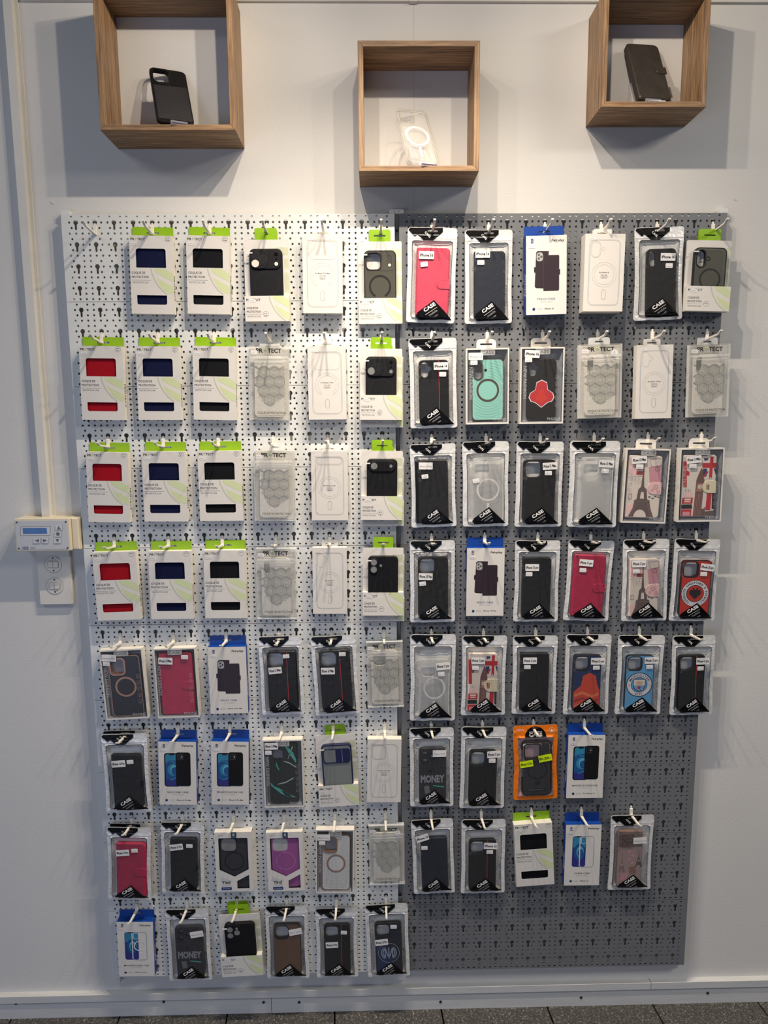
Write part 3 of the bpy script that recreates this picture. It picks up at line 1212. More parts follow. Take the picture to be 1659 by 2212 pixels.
def box_clear(model, cam):
    W, H, T = 84, 162, 20
    r = new_root('white_carton', W)
    mb = carton(W, H, T, [])
    L = 'ink_light'
    for k, cc in ((0, 'ink_light'), (1.6, 'ink_light')):
        mb.rline(9 + k, 12 + k, 75 - k, 150 - k, 11 - k, .55, .12, cc)
    mb.line((9.2, 40), (9.2, 130), .9, .14, 'inter_line')
    mb.line((74.8, 40), (74.8, 130), .9, .14, 'inter_line')
    if cam == 'wide':
        mb.rline(12, 15, 72, 52, 11, .6, .12, L)
    elif cam == 'bar':
        mb.rline(12, 14, 72, 32, 9, .6, .12, L)
        mb.rline(14, 16, 70, 30, 7, .4, .12, L)
    elif cam == 'sq':
        mb.rline(12, 15, 46, 51, 9, .7, .12, L)
        mb.rline(13.6, 16.6, 44.4, 49.4, 8, .4, .12, L)
    elif cam == 'pill':
        mb.rline(12, 15, 34, 50, 11, .6, .12, L)
        mb.rline(14, 17, 32, 48, 9, .4, .12, L)
        mb.disc_ring(39, 31, 3.2, 3.7, .12, L, 16)
    else:
        P = camera_hole('heart', 8, 10, 66)[0]
        mb.pline(P, .6, .12, L, True)
    c = (42, 85)
    if cam == 'wide':
        mb.disc_ring(c[0], c[1], 25.5, 26, .12, L, 40, 125, 415)
        mb.disc_ring(c[0], c[1], 20, 20.5, .12, L, 40, 125, 415)
        for s0 in (-1, 1):
            mb.disc_ring(c[0] + s0 * 13.1, c[1] + 18.7, 2.4, 2.9, .12, L, 14, (-55 if s0 > 0 else 55), (125 if s0 > 0 else 235))
    else:
        mb.disc_ring(c[0], c[1], 25.5, 26, .12, L, 44)
        mb.disc_ring(c[0], c[1], 20.5, 21, .12, L, 44)
    mb.rline(37.5, 116, 46.5, 137, 4.4, .5, .12, 'ink_grey')
    mb.text(model, 42, 81.5, 2.6, 'ink', .12, w=min(31, 1.75 * len(model)), anchor='c', bold=.015)
    mb.text('Clear Case', 42, 86.5, 2.2, 'ink', .12, w=14, anchor='c', bold=.01)
    mb.rline(34, 88.6, 50, 92.6, 1.9, .3, .12, 'ink_grey')
    mb.text('Magnetic', 42, 91.6, 1.9, 'ink', .12, w=11, anchor='c')
    mb.obj('carton', r)
    header_tab(r, W, 40, 15, T, 'clear_edge', r=4, name='hang_tab', label='clear plastic hang tab')
    price(r, 16, 10, .4, 'CHF 35.-', 0, w=15, h=6)
    return r

# ------------------------------------------------------------------ card with pocket
def card_pack(variant, H, model, rot=0.):
    W = 97.
    r = new_root('case_card', W)
    ph = 55.
    pv = H - ph
    mb = MB(W)
    mb.solid(rr(0, 0, W, pv + 2, (3, 3, 0, 0)), -14, -12.8, 'card_white', side='card_side')
    hatch = [(70, 16, 96, 34), (86, 40, 96.5, 62), (86, 70, 96.5, 116)]
    for (a, b, c, d) in hatch:
        k = a - (d - b)
        t = a - (d - b)
        while t < c:
            p, q = (t, b), (t + (d - b), d)
            lo = max(0, (a - t) / (d - b))
            hi = min(1, (c - t) / (d - b))
            if hi - lo > .05:
                mb.line((t + lo * (d - b), b + lo * (d - b)), (t + hi * (d - b), b + hi * (d - b)), .55, -12.65, 'hatch_green')
            t += 1.9
    mb.obj('back_card', r)
    header_tab(r, W, 48, 25, 14, 'green', r=4, sv=-12.0, slot=26, sh=3.4)
    # pocket
    mb = MB(W)
    P = [(0, pv), (W, pv), (W, H), (0, H)]
    mb.poly(P, 0, 'card_white')
    for i, (p, q) in enumerate(((P[1], P[2]), (P[2], P[3]), (P[3], P[0]))):
        ids = [mb.vert(p[0], p[1], 0), mb.vert(q[0], q[1], 0), mb.vert(q[0], q[1], -13), mb.vert(p[0], p[1], -13)]
        mb.face(ids[::-1], 'card_side')
    for a, b in ((0, 12.5), (84.5, W)):
        ids = [mb.vert(a, pv, 0), mb.vert(b, pv, 0), mb.vert(b, pv - .1, -13), mb.vert(a, pv - .1, -13)]
        mb.face(ids[::-1], 'card_side')
    protect_logo(mb, 3.5, pv + 11, 4.6, .15, 31)
    mb.text('COQUE DE', 3.5, pv + 28, 4.3, 'ink', .15, w=25, bold=.008)
    mb.text('PROTECTION', 3.5, pv + 36, 4.2, 'ink', .15, w=31, bold=.008)
    mb.line((2, pv + 39.5), (38, pv + 39.5), .4, .15, 'ink_grey')
    mb.text('PROTECTIVE CASE', 4.5, pv + 46, 3.2, 'ink_grey', .15, w=29)
    mb.disc_ring(45, pv + 39, 5.6, 6.1, .15, 'ink_grey', 24)
    a, b = model
    mb.text(a, 45, pv + 39, 2.0, 'ink', .15, w=6.2, anchor='c', bold=.03)
    if b:
        mb.text(b, 45, pv + 42.6, 1.8, 'ink', .15, w=6.5 if len(b) > 3 else 4, anchor='c', bold=.03)
    leaf_print(mb, .12, 52, pv - .8, sc=1.0, umax=96.8, vmax=H - .3)
    mb.obj('pocket', r)
    price(r, 16 if variant != 'slider' else 12, pv + (10 if variant != 'slider' else 17), .3, 'CHF 20.-', rot, w=16, h=7)
    # the phone case
    mb = MB(W)
    u, v, w = 13, 21 if H > 170 else 18, 71
    h = H - v - 4
    z = -3
    def knob(cx, cy, rad, m, dz=0.):
        mb.disc_ring(cx, cy, rad, rad + 1.4, z + 2.3 + dz, 'case_line', 20)
        mb.solid(circ(cx, cy, rad, 20), z, z + 1.6 + dz, m)
    if variant in ('cblack', 'cblack2'):
        mb.solid(rr(u, v, u + w, v + h, 11), z - 9, z, 'case_black_soft', ch=1.6)
        mb.solid(rr(u + 2, v + 3, u + w - 3, v + 44, 12), z, z + 2.2, 'case_black_soft', ch=1)
        mb.solid(rr(u + 3, v + 4, u + 40, v + 43, 11), z + 2.2, z + 3.0, 'case_black_soft', ch=.6)
        for cx, cy, m in ((u + 14, v + 14, 'case_ring'), (u + 13, v + 32, 'cream' if variant == 'cblack' else 'grey_lens'), (u + 30, v + 23, 'case_ring')):
            mb.poly(circ(cx, cy, 8, 24), z + 3.1, m)
            mb.disc_ring(cx, cy, 8, 8.8, z + 3.2, 'case_line', 24)
        mb.poly(circ(u + 58, v + 13, 4.2, 18), z + 2.4, 'dark_void')
        mb.poly(circ(u + 58, v + 23, 2.0, 12), z + 2.4, 'dark_void')
        mb.poly(circ(u + 58, v + 33, 4.0, 18), z + 2.4, 'cream' if variant == 'cblack' else 'grey_lens')
        mb.disc_ring(u + 36, v + 76, 22.4, 22.9, z + .1, 'case_ring', 40)
        mb.disc_ring(u + 36, v + 76, 26.4, 26.8, z + .1, 'case_line', 40)
    elif variant == 'air':
        mb.solid(rr(u, v, u + w, v + h, 10), z - 9, z, 'case_black_soft', ch=1.6)
        mb.solid(rr(u + 4, v + 4, u + w - 4, v + 29, 12), z, z + 2.2, 'case_black_soft', ch=1)
        mb.poly(circ(u + 17, v + 16, 7.5, 24), z + 2.4, 'grey_lens')
        mb.poly(circ(u + 56, v + 16, 3.6, 16), z + 2.4, 'grey_lens')
        mb.poly(circ(u + 49, v + 16, 1.2, 8), z + 2.4, 'dark_void')
        mb.disc_ring(u + 36, v + 66, 20, 20.5, z + .1, 'case_line', 40)
    elif variant == 'ip17':
        mb.solid(rr(u, v, u + w, v + h, 10), z - 9, z, 'case_black_soft', ch=1.6)
        mb.solid(rr(u + 4, v + 4, u + 23, v + 42, 9), z, z + 2.0, 'case_black_soft', ch=1)
        for cy in (v + 14, v + 31):
            mb.poly(circ(u + 13.5, cy, 7.2, 22), z + 2.2, 'grey_lens')
            mb.disc_ring(u + 13.5, cy, 7.2, 8.2, z + 2.3, 'case_line', 22)
        mb.poly(circ(u + 30, v + 22, 3.2, 16), z + .2, 'grey_lens')
        mb.disc_ring(u + 36, v + 68, 20, 20.5, z + .1, 'case_line', 40)
    elif variant == 'multi':
        mb.solid(rr(u, v, u + w, v + h, 10), z - 9, z, 'case_black_soft', ch=1.6)
        mb.solid(rr(u + 3, v + 3, u + 40, v + 44, 10), z, z + 1.6, 'case_black_soft', ch=.8)
        for cx, cy, q in ((14, 14, 6.8), (14, 30, 6.8), (30, 23, 6.8), (30, 12, 3.2)):
            mb.poly(circ(u + cx, v + cy, q, 20), z + 1.8, 'grey_lens')
            mb.disc_ring(u + cx, v + cy, q, q + .9, z + 1.9, 'case_line', 20)
    elif variant in ('smoke', 'smoke2'):
        hs = [rr(u + 6, v + 6, u + 36, v + 40, 8)] if variant == 'smoke' else [rr(u + 6, v + 6, u + 24, v + 42, 9, 6)]
        mb.solid(rr(u, v, u + w, v + h, 11), z - 8, z, 'smoke', holes=hs, side='case_black', ch=1.2)
        mb.rline(u, v, u + w, v + h, 11, 2.2, z + .12, 'case_black')
        for P in hs:
            cx, cy = sum(p[0] for p in P) / len(P), sum(p[1] for p in P) / len(P)
            Q = [(cx + (p[0] - cx) * 1.14, cy + (p[1] - cy) * 1.1) for p in P]
            mb.ring(Q, P, z + 1.5, 'case_ring')
            mb.wall(Q, z, z + 1.5, 'case_ring')
        if variant == 'smoke':
            mb.rline(u + 3, v + 3, u + w - 3, v + 43, 9, .6, z + .3, 'case_line')
            mb.rline(u + 52, v + 10, u + 61, v + 36, 4, .6, z + .3, 'case_line')
            mb.poly(circ(u + 56.5, v + 31, 3.2, 16), z + .3, 'cream')
            mb.disc_ring(u + 35, v + 76, 20.5, 24.5, z + .4, 'case_ring', 44, 118, 422)
        else:
            mb.disc_ring(u + 30, v + 24, 3.2, 5.0, z + .8, 'case_ring', 20)
            mb.disc_ring(u + 37, v + 69, 20, 23.5, z + .4, 'case_ring', 44)
    elif variant == 'slider':
        mb.solid(rr(u, v, u + w + 2, v + h, 10), z - 9, z, 'slider_back', side='slider_blue', ch=1.6)
        mb.rline(u, v, u + w + 2, v + h, 10, 3.2, z + .15, 'slider_blue')
        mb.solid(rr(u + 4, v + 9, u + w - 2, v + 46, 7), z, z + 1.8, 'slider_blue', ch=.6)
        mb.poly(rr(u + 6.5, v + 12, u + 34, v + 43, (6, 0, 0, 6)), z + 2.0, 'slider_back')
        mb.line((u + 50, v + 11), (u + 50, v + 44), .6, z + 2.0, 'inter_line')
    mb.obj('phone_case', r)
    m2 = MB(W)
    m2.solid(rr(9, v + 8.5, 21, v + 11.2, 1.2), z + 3.2, z + 4.2, 'label')
    m2.disc_ring(10, v + 21, 6.5, 7.4, z - 4, 'clear_rim', 18, 90, 270)
    m2.obj('plastic_loop', r, 'thin clear plastic loop through the camera opening')
    return r

# ------------------------------------------------------------------ clear hexagon pack
def clear_pack(cam, round_sticker=False):
    W, H, T = 91., 163., 14.
    r = new_root('clear_case_pack', W)
    mb = MB(W)
    P = [(0, 0), (W, 0), (W, H), (0, H)]
    mb.poly(P, 0, 'clear')
    mb.wall(P, -T, 0, 'clear_edge')
    mb.poly([(1, 1), (W - 1, 1), (W - 1, H - 1), (1, H - 1)], -T + .5, 'clear_haze')
    for k in (0, 2.2):
        mb.rline(k, k, W - k, H - k, 1, .7, .1 + k * .02, 'clear_edge')
    mb.poly([(3, 24), (W - 2, 22), (W - 2, 27), (3, 28)], .12, 'clear_edge')
    mb.poly([(4, 33), (W - 5, 31), (W - 5, 34), (4, 35)], .12, 'clear_edge')
    mb.obj('clear_box', r)
    header_tab(r, W, 46, 16, T, 'clear_edge', r=5, slot=18, label='clear plastic hang tab')
    mb = MB(W)
    hs = camera_hole(cam, 12, 22, 66)
    mb.solid(rr(12, 22, 78, 156, 9), -9, -3, 'clear_haze', holes=hs, ch=1)
    mb.rline(12, 22, 78, 156, 9, 1.3, -2.9, 'clear_rim')
    rimmed(mb, hs, -2.9, 'clear_rim', 1.07)
    mb.obj('phone_case', r)
    # hexagon print inside a shield, paler outside
    mb = MB(W)
    shield = [(16, 46), (80, 46), (80, 104), (66, 122), (50, 133), (44, 133), (28, 118), (16, 104)]
    R = 13.0
    for row in range(8):
        for col in range(-1, 5):
            cx = 22 + col * R * 1.78 + (R * .89 if row % 2 else 0)
            cy = 38 + row * R * 1.54
            for k, q in enumerate((3.0, 5.6, 8.2, 10.8, 13.2)):
                for s0 in range(6):
                    a0, a1 = math.radians(60 * s0 + 30), math.radians(60 * s0 + 90)
                    p = (cx + q * math.cos(a0), cy + q * math.sin(a0))
                    t = (cx + q * math.cos(a1), cy + q * math.sin(a1))
                    mid = ((p[0] + t[0]) / 2, (p[1] + t[1]) / 2)
                    if inside(mid, shield):
                        mb.line(p, t, .6, -2.5, 'hex_ink')
                    elif 14 < mid[0] < 78 and 110 < mid[1] < 143 and k > 0:
                        mb.line(p, t, .45, -2.5, 'clear_edge')
    mb.text('PR', 16.5, 15.5, 9, 'ink', .25, w=15.5, bold=.03)
    c = 38
    mb.poly([(c - 4, 5.5), (c + 4, 5.5), (c + 2.6, 12), (c, 15.5), (c - 2.6, 12)], .2, 'pale_green')
    for k in range(3):
        mb.line((c - 3.5 + k * 1.6, 12.5 + k * 1.3), (c - .5 + k * 1.8, 6 + k * 1.8), .9, .28, 'leaf_dark')
    mb.text('TECT', 42.5, 15.5, 9, 'ink', .25, w=31, bold=.03)
    mb.text('COQUE DE PROTECTION', 17, 149.5, 5, 'ink', .25, w=66, bold=.005)
    mb.line((17, 152.5), (84, 152.5), .4, .25, 'leaf_dark')
    mb.text('PROTECTIVE CASE', 50, 158.5, 3, 'ink_grey', .25, w=30, anchor='c')
    mb.obj('printing', r)
    price(r, 11.5, 14.5, .6, 'CHF 25.-', -3, w=15, h=8)
    if round_sticker:
        m2 = MB(W)
        m2.poly(circ(74, 20, 7.5, 24), .7, 'label')
        m2.text('i', 74, 20, 4, 'ink', .8, anchor='c', bold=.02)
        m2.line((70.5, 24), (77.5, 24), .8, .8, 'ink_grey')
        m2.obj('round_sticker', r)
    return r
# ------------------------------------------------------------------ zip pouch
PW, PH = 107., 199.
def smooth(a, b, x):
    t = max(0., min(1., (x - a) / (b - a)))
    return t * t * (3 - 2 * t)

def pouch_surface(seed, orange=False):
    off = Vector((seed * 13.7, seed * 5.1, seed * 2.3))
    pinch = .022 + .012 * ((seed * 7) % 3)
    def S(u, v, z):
        nz = noise.noise(Vector((u / 26, v / 30, 0)) + off)
        n2 = noise.noise(Vector((u / 9, v / 16, 3)) + off)
        s = 1 - pinch * math.exp(-((v - 105) / 52.) ** 2) + .006 * math.sin(v / 17. + seed)
        x = (u - PW / 2) * s
        y = -v + (1.6 * noise.noise(Vector((u / 22., seed, 0))) * smooth(170, 199, v)) + 1.2 * noise.noise(Vector((u / 30., seed + 9, 0))) * (1 - smooth(0, 25, v))
        d = min(u - 9.5, 98 - u, v - 27, (189.5 - v) * 3)
        f = smooth(-2, 11, d)
        core = smooth(8, 16, d)
        zz = -8.0 + 8.0 * f + (1.1 * nz + .9 * n2) * (1 - core) * smooth(-9, 3, d) + .35 * n2 * core
        # the zip closure stands a little proud
        zz += .9 * math.exp(-((v - 17.5) / 1.3) ** 2) + .7 * math.exp(-((v - 22.0) / 1.0) ** 2)
        return x, y, zz + z
    return S

OUT = rr(0, 0, PW, PH, (7, 7, 6, 6), 5)
WIN = rr(9.5, 27, 98, 189.5, 6, 4)
SLOT = rr(42.5, 5.2, 64.5, 9.4, 2, 3)
HEAD = [(1.5, 5.7), (5, 1.2), (75.5, .8), (75.5, 9), (55, 26.6), (35, 26.6), (21, 14.5), (15.5, 19.5)]
TRI = [(60, 152), (100.5, 191.8), (31, 193.2), (25.5, 185.5), (23, 179.5)]

SHELL = {}
def pouch_shell(seed):
    if seed in SHELL:
        return SHELL[seed]
    S = pouch_surface(seed)
    d = {}
    mb = MB(PW, S)
    mb.cdt(OUT, [WIN, SLOT], 0, 'foil', 3.4)
    mb.cdt(HEAD, [SLOT], 1.1, 'film_black', 3.)
    mb.text('CASE', 36, 11, 4.2, 'label', 1.6, w=15.5, rot=-45, bold=.02)
    W2 = rr(10.3, 27.8, 97.2, 188.7, 5.4, 4)
    def dense(P, c=5.):
        o = []
        for i in range(len(P)):
            p, q = P[i], P[(i + 1) % len(P)]
            k = max(1, int(round(math.dist(p, q) / c)))
            o += [(p[0] + (q[0] - p[0]) * t / k, p[1] + (q[1] - p[1]) * t / k) for t in range(k)]
        return o
    A = dense(WIN)
    cx, cy = 53.75, 108.25
    B = [(cx + (p[0] - cx) * (1 - .95 / 44.2), cy + (p[1] - cy) * (1 - .95 / 81.2)) for p in A]
    mb.ring(A, B, .7, 'ink')
    d['foil_border'] = mb.mesh('foil_border')
    mb = MB(PW, S)
    mb.cdt(WIN, [], -.05, 'film', 3.4)
    mb.cdt(TRI, [], 1.0, 'film_black', 3.)
    mb.cdt([(20.5, 184.5), (23, 181), (30, 191.5), (28, 194)], [], 1.0, 'film_black', 3)
    mb.text('CASE', 40, 178.0, 7.2, 'label', 1.5, w=29, rot=33, bold=.035)
    mb.line((42, 183.2), (67, 166.8), .6, 1.5, 'label')
    mb.text('mobile', 50.5, 186.8, 5.0, 'money_grey', 1.5, w=21.5, rot=33)
    mb.text('case', 60.5, 189.6, 3.8, 'money_grey', 1.5, w=11, rot=33)
    mb.text('THE NEW CASE', 95.3, 163, 3.0, 'ink', .4, w=46, rot=90, bold=.01)
    mb.disc_ring(19.5, 39, 4.2, 4.6, .4, 'ink_grey', 20)
    mb.line((17, 37), (22, 41.5), 1.1, .42, 'ink')
    mb.pline([(15.8, 60), (19.5, 58.6), (23.2, 60), (23, 64), (19.5, 67.6), (16, 64)], .4, .4, 'ink_grey', True)
    mb.line((16.8, 61.6), (22.2, 61.6), .4, .42, 'ink_grey')
    mb.disc_ring(19.5, 84, 4.2, 4.6, .4, 'ink_grey', 20)
    mb.text('360', 19.5, 85.2, 2.2, 'ink_grey', .42, w=5.4, anchor='c')
    d['window_film'] = mb.mesh('window_film')
    mb = MB(PW, lambda u, v, z: (S(u, v, 0)[0], S(u, v, 0)[1], -9.2 - 4 * smooth(0, 9, d_edge(u, v)) + z))
    mb.cdt(OUT, [SLOT], 0, 'foil_back', 5.)
    d['foil_back'] = mb.mesh('foil_back')
    SHELL[seed] = d
    return d

def d_edge(u, v):
    return min(u - 9.5, 98 - u, v - 27, 189 - v)

def label_sticker(root, S, t, u, v, rot, z=.6, w=33., h=16.5, font_w=None, small=False, m='label', ink='ink', name='label_sticker'):
    mb = MB(root['_w'], S)
    c, s = math.cos(math.radians(rot)), math.sin(math.radians(rot))
    P = rr(-w / 2, -h / 2, w / 2, h / 2, 1.4)
    R = lambda a, b: (u + a * c + b * s, v - a * s + b * c)
    P2 = [R(a, b) for a, b in P]
    if S:
        z0 = max(S(p[0], p[1], 0)[2] for p in P2 + [R(0, 0)])
        mb.S = lambda a, b, zz: (S(a, b, 0)[0], S(a, b, 0)[1], z0 + zz)
    mb.solid(P2, z - .25, z, m)
    p = R(-w * .44, h * .17)
    if small:
        mb.text(t, p[0], p[1], h * .2, 'ink_grey', z + .12, w=w * .86, rot=rot, shear=.2)
    else:
        mb.text(t, p[0], p[1], h * (.33 if len(t) < 12 else .36), ink, z + .12, w=w * .88, rot=rot, bold=.035)
    mb.obj(name, root)

def price_sticker(root, S, t, u, v, rot, z=.6, w=16., h=10.):
    mb = MB(root['_w'], S)
    c, s = math.cos(math.radians(rot)), math.sin(math.radians(rot))
    R = lambda a, b: (u + a * c + b * s, v - a * s + b * c)
    P2 = [R(a, b) for a, b in rr(-w / 2, -h / 2, w / 2, h / 2, 1.4)]
    if S:
        z0 = max(S(p[0], p[1], 0)[2] for p in P2 + [R(0, 0)])
        mb.S = lambda a, b, zz: (S(a, b, 0)[0], S(a, b, 0)[1], z0 + zz)
    mb.solid(P2, z - .25, z, 'label')
    p = R(-w * .42, h * .33)
    mb.text(t, p[0], p[1], h * .22, 'tiny_ink', z + .12, w=w * .78, rot=rot, shear=.2)
    mb.obj('price_sticker', root)

def crest(mb, cx, cy, R, z):
    mb.poly(circ(cx, cy, R, 48), z, 'city_navy')
    mb.poly(circ(cx, cy, R * .93, 48), z + .08, 'city_white')
    mb.arc_text('MANCHESTER', cx, cy, R * .69, -68, 68, R * .17, 'city_navy', z + .16)
    mb.arc_text('CITY', cx, cy, R * .69, 202, 158, R * .17, 'city_navy', z + .16, flip=True)
    mb.text('18', cx - R * .8, cy + R * .08, R * .09, 'city_navy', z + .16, anchor='c')
    mb.text('94', cx + R * .8, cy + R * .08, R * .09, 'city_navy', z + .16, anchor='c')
    mb.poly(circ(cx, cy, R * .63, 40), z + .16, 'city_blue')
    mb.disc_ring(cx, cy, R * .59, R * .63, z + .2, 'city_navy', 40)
    k = R * .44
    sh = lambda q: [(cx - k * q, cy - k * q), (cx + k * q, cy - k * q), (cx + k * q, cy + k * .3 * q), (cx + k * .7 * q, cy + k * .85 * q), (cx, cy + k * 1.25 * q), (cx - k * .7 * q, cy + k * .85 * q), (cx - k * q, cy + k * .3 * q)]
    mb.poly(sh(1.08), z + .24, 'city_navy')
    mb.poly(sh(.96), z + .3, 'city_blue')
    mb.poly([(cx - k * .96, cy - k * .96), (cx + k * .96, cy - k * .96), (cx + k * .96, cy + k * .12), (cx - k * .96, cy + k * .12)], z + .36, 'city_white')
    mb.poly([(cx - k * .6, cy - k * .25), (cx + k * .6, cy - k * .25), (cx + k * .45, cy), (cx - k * .45, cy)], z + .42, 'gold')
    for q in (-.35, 0, .35):
        mb.poly([(cx + k * (q - .17), cy - k * .3), (cx + k * (q - .1), cy - k * .7), (cx + k * (q + .16), cy - k * .6), (cx + k * (q + .2), cy - k * .3)], z + .42, 'gold')
    for s0 in (-.7, 0):
        mb.line((cx + k * s0, cy + k * .25), (cx + k * (s0 + .7), cy + k * 1.0), .8, z + .4, 'city_white')
    mb.poly([(cx + k * .33 * math.cos(math.radians(a)), cy + k * .55 + k * .33 * math.sin(math.radians(a))) for a in range(-90, 270, 72)], z + .46, 'flag_red')
    mb.poly(circ(cx, cy + k * .55, k * .24, 14), z + .5, 'flag_red')

def eagle(mb, cx, cy, s, z):
    half = [(0, -.5), (.1, -.62), (.22, -.86), (.42, -.84), (.5, -.7), (.34, -.7), (.3, -.55), (.5, -.5), (.62, -.66), (.68, -.5), (.82, -.5), (.74, -.34), (.9, -.3), (.76, -.18), (.92, -.08), (.74, -.02),
            (.88, .12), (.68, .12), (.78, .28), (.56, .24), (.6, .42), (.42, .34), (.3, .4), (.44, .56), (.56, .6), (.4, .68), (.24, .58), (.2, .78), (.1, .66), (0, .95)]
    mb.poly([(cx + a * s, cy + b * s) for a, b in half] + [(cx - a * s, cy + b * s) for a, b in half[::-1][1:-1]], z, 'ink')

def pouch(variant, seed, st):
    r = new_root('zip_pouch', PW)
    sh = pouch_shell(seed)
    for nm, me in sh.items():
        o = bpy.data.objects.new(nm, me)
        COL.objects.link(o)
        o.parent = r
    z = -1.6
    o = st.get('case', (19, 44, 70, 146))
    u, v, w, h = o
    h = min(h, 186.5 - v)
    cam = st.get('cam', 'sq')
    if variant == 'pink':
        folio(r, u, v, w, h, z, st.get('m', 'pink_leather'), st.get('stitch', 'flag_red'))
    elif variant == 'navy':
        folio(r, u, v, w, h, z, 'navy_leather', 'ink', st=False)
    elif variant == 'blackfolio':
        folio(r, u, v, w, h, z, 'black_leather', None, st=st.get('st', False))
    elif variant == 'carbon':
        carbon_case(r, u, v, w, h, z, cam)
    elif variant == 'black':
        mb = MB(PW)
        hs = case_body(mb, u, v, w, h, z, 'case_black_soft', cam)
        rimmed(mb, hs, z, 'case_line', 1.08)
        mb.obj('phone_case', r)
    elif variant in ('clear', 'clearmag'):
        clear_phone_case(r, u, v, w, h, z, ring=variant == 'clearmag')
    elif variant in ('eiffel', 'london'):
        mb = MB(PW)
        mb.solid(rr(u, v, u + w, v + h, (2.5, 8, 8, 2.5)), z - 10, z, 'cream', ch=1.6)
        (eiffel if variant == 'eiffel' else london)(mb, u, v, w, h, z + .1)
        c = mb.obj('folio_cover', r)
        s = strap(r, u, v, w, h, z, 'rose_pale' if variant == 'eiffel' else 'beige', 'tower_light', .54, .44, .22)
        X, Y = lambda f: u + w * f, lambda f: v + h * f
        if variant == 'eiffel':
            for a, b, q in ((.80, .52, 5.5), (.90, .60, 5), (.70, .58, 3.5)):
                s.poly(circ(X(a), Y(b), q, 14), z + 1.35, 'rose_pink')
                s.disc_ring(X(a), Y(b), q * .3, q * .55, z + 1.4, 'cream', 12)
        else:
            s.poly([(X(.64), Y(.50)), (X(.74), Y(.50)), (X(.74), Y(.60)), (X(.66), Y(.60))], z + 1.35, 'flag_red')
            s.line((X(.69), Y(.50)), (X(.69), Y(.60)), .9, z + 1.42, 'beige')
            s.line((X(.64), Y(.55)), (X(.74), Y(.55)), .9, z + 1.42, 'flag_blue')
        s.obj('strap', c)
    elif variant == 'alb':
        mb = MB(PW)
        hs = case_body(mb, u, v, w, h, z, 'alb_red', 'sq', side='case_black')
        mb.rline(u, v, u + w, v + h, 9, 1.6, z + .1, 'case_black')
        rimmed(mb, hs, z, 'case_black', 1.16)
        cx, cy, R = u + w * .5, v + 80, w * .45
        mb.poly(circ(cx, cy, R * 1.03, 48), z + .12, 'ink')
        mb.poly(circ(cx, cy, R, 48), z + .2, 'city_white')
        mb.arc_text('FEDERATA SHQIPTARE E FUTBOLLIT', cx, cy, R * .76, -150, 170, R * .15, 'ink', z + .28, bold=.03)
        mb.poly(circ(cx, cy, R * .66, 40), z + .28, 'ink')
        mb.poly(circ(cx, cy, R * .61, 40), z + .34, 'alb_red')
        eagle(mb, cx, cy, R * .52, z + .42)
        mb.obj('phone_case', r)
    elif variant == 'city':
        mb = MB(PW)
        hs = case_body(mb, u, v, w, h, z, 'city_blue', 'sq', side='case_black')
        rimmed(mb, hs, z, 'case_black', 1.14)
        mb.rline(u, v, u + w, v + h, 9, 1.4, z + .1, 'city_navy')
        crest(mb, u + w * .5, v + h * .53, w * .47, z + .15)
        mb.obj('phone_case', r)
    elif variant == 'hat':
        mb = MB(PW)
        hs = case_body(mb, u, v, w, h, z, 'inter_blue', 'sq', side='case_black')
        rimmed(mb, hs, z, 'case_black', 1.14)
        c = [(u + 24, v + 52), (u + 40, v + 44), (u + 54, v + 52), (u + 58, v + 72), (u + w - 2, v + 88), (u + w - 2, v + h - 8), (u + 3, v + h - 8), (u + 3, v + 92), (u + 20, v + 76)]
        mb.poly(c, z + .12, 'sunset_a')
        for k, m in ((0, 'sunset_b'), (14, 'sunset_c'), (28, 'sunset_b')):
            mb.poly([(u + 5, v + 98 + k), (u + 24, v + 90 + k), (u + 46, v + 100 + k), (u + w - 4, v + 94 + k), (u + w - 4, v + 101 + k), (u + 46, v + 107 + k), (u + 24, v + 97 + k), (u + 5, v + 105 + k)], z + .2, m)
        mb.obj('phone_case', r)
    elif variant == 'inter':
        mb = MB(PW)
        hs = case_body(mb, u, v, w, h, z, 'navy_leather', 'sq', side='case_black')
        rimmed(mb, hs, z, 'case_black', 1.12)
        mb.poly([(u + 2, v + 60), (u + 30, v + 60), (u + 50, v + h - 6), (u + 4, v + h - 6)], z + .08, 'inter_blue')
        cx, cy, R = u + w * .5, v + 82, w * .4
        mb.disc_ring(cx, cy, R * .96, R, z + .2, 'inter_line', 44)
        for s0 in (-1, 1):
            mb.disc_ring(cx, cy, R * .66, R * .74, z + .2, 'inter_line', 24, *((125, 235) if s0 < 0 else (-55, 55)))
            mb.disc_ring(cx, cy, R * .50, R * .60, z + .2, 'inter_line', 24, *((125, 235) if s0 < 0 else (-55, 55)))
            mb.line((cx + s0 * R * .34, cy - R * .52), (cx + s0 * R * .34, cy + R * .52), R * .10, z + .22, 'inter_line')
            mb.line((cx + s0 * R * .34, cy - R * .50), (cx + s0 * R * .08, cy + R * .36), R * .10, z + .24, 'inter_line')
        mb.line((cx, cy - R * .56), (cx, cy + R * .56), R * .10, z + .26, 'inter_line')
        mb.obj('phone_case', r)
    elif variant == 'brown':
        mb = MB(PW)
        hs = case_body(mb, u, v, w, h, z, 'brown_case', 'sq', side='case_black')
        rimmed(mb, hs, z, 'case_black', 1.12)
        mb.obj('phone_case', r)
    elif variant == 'money':
        mb = MB(PW)
        hs = case_body(mb, u, v, w, h, z, 'money_case', 'three')
        rimmed(mb, hs, z, 'case_black', 1.2)
        mb.text('TIME IS', u + w / 2, v + 62, 13, 'case_line', z + .15, w=56, anchor='c', bold=.03)
        mb.text('MONEY', u + w / 2, v + 86, 17, 'money_grey', z + .2, w=58, anchor='c', bold=.05)
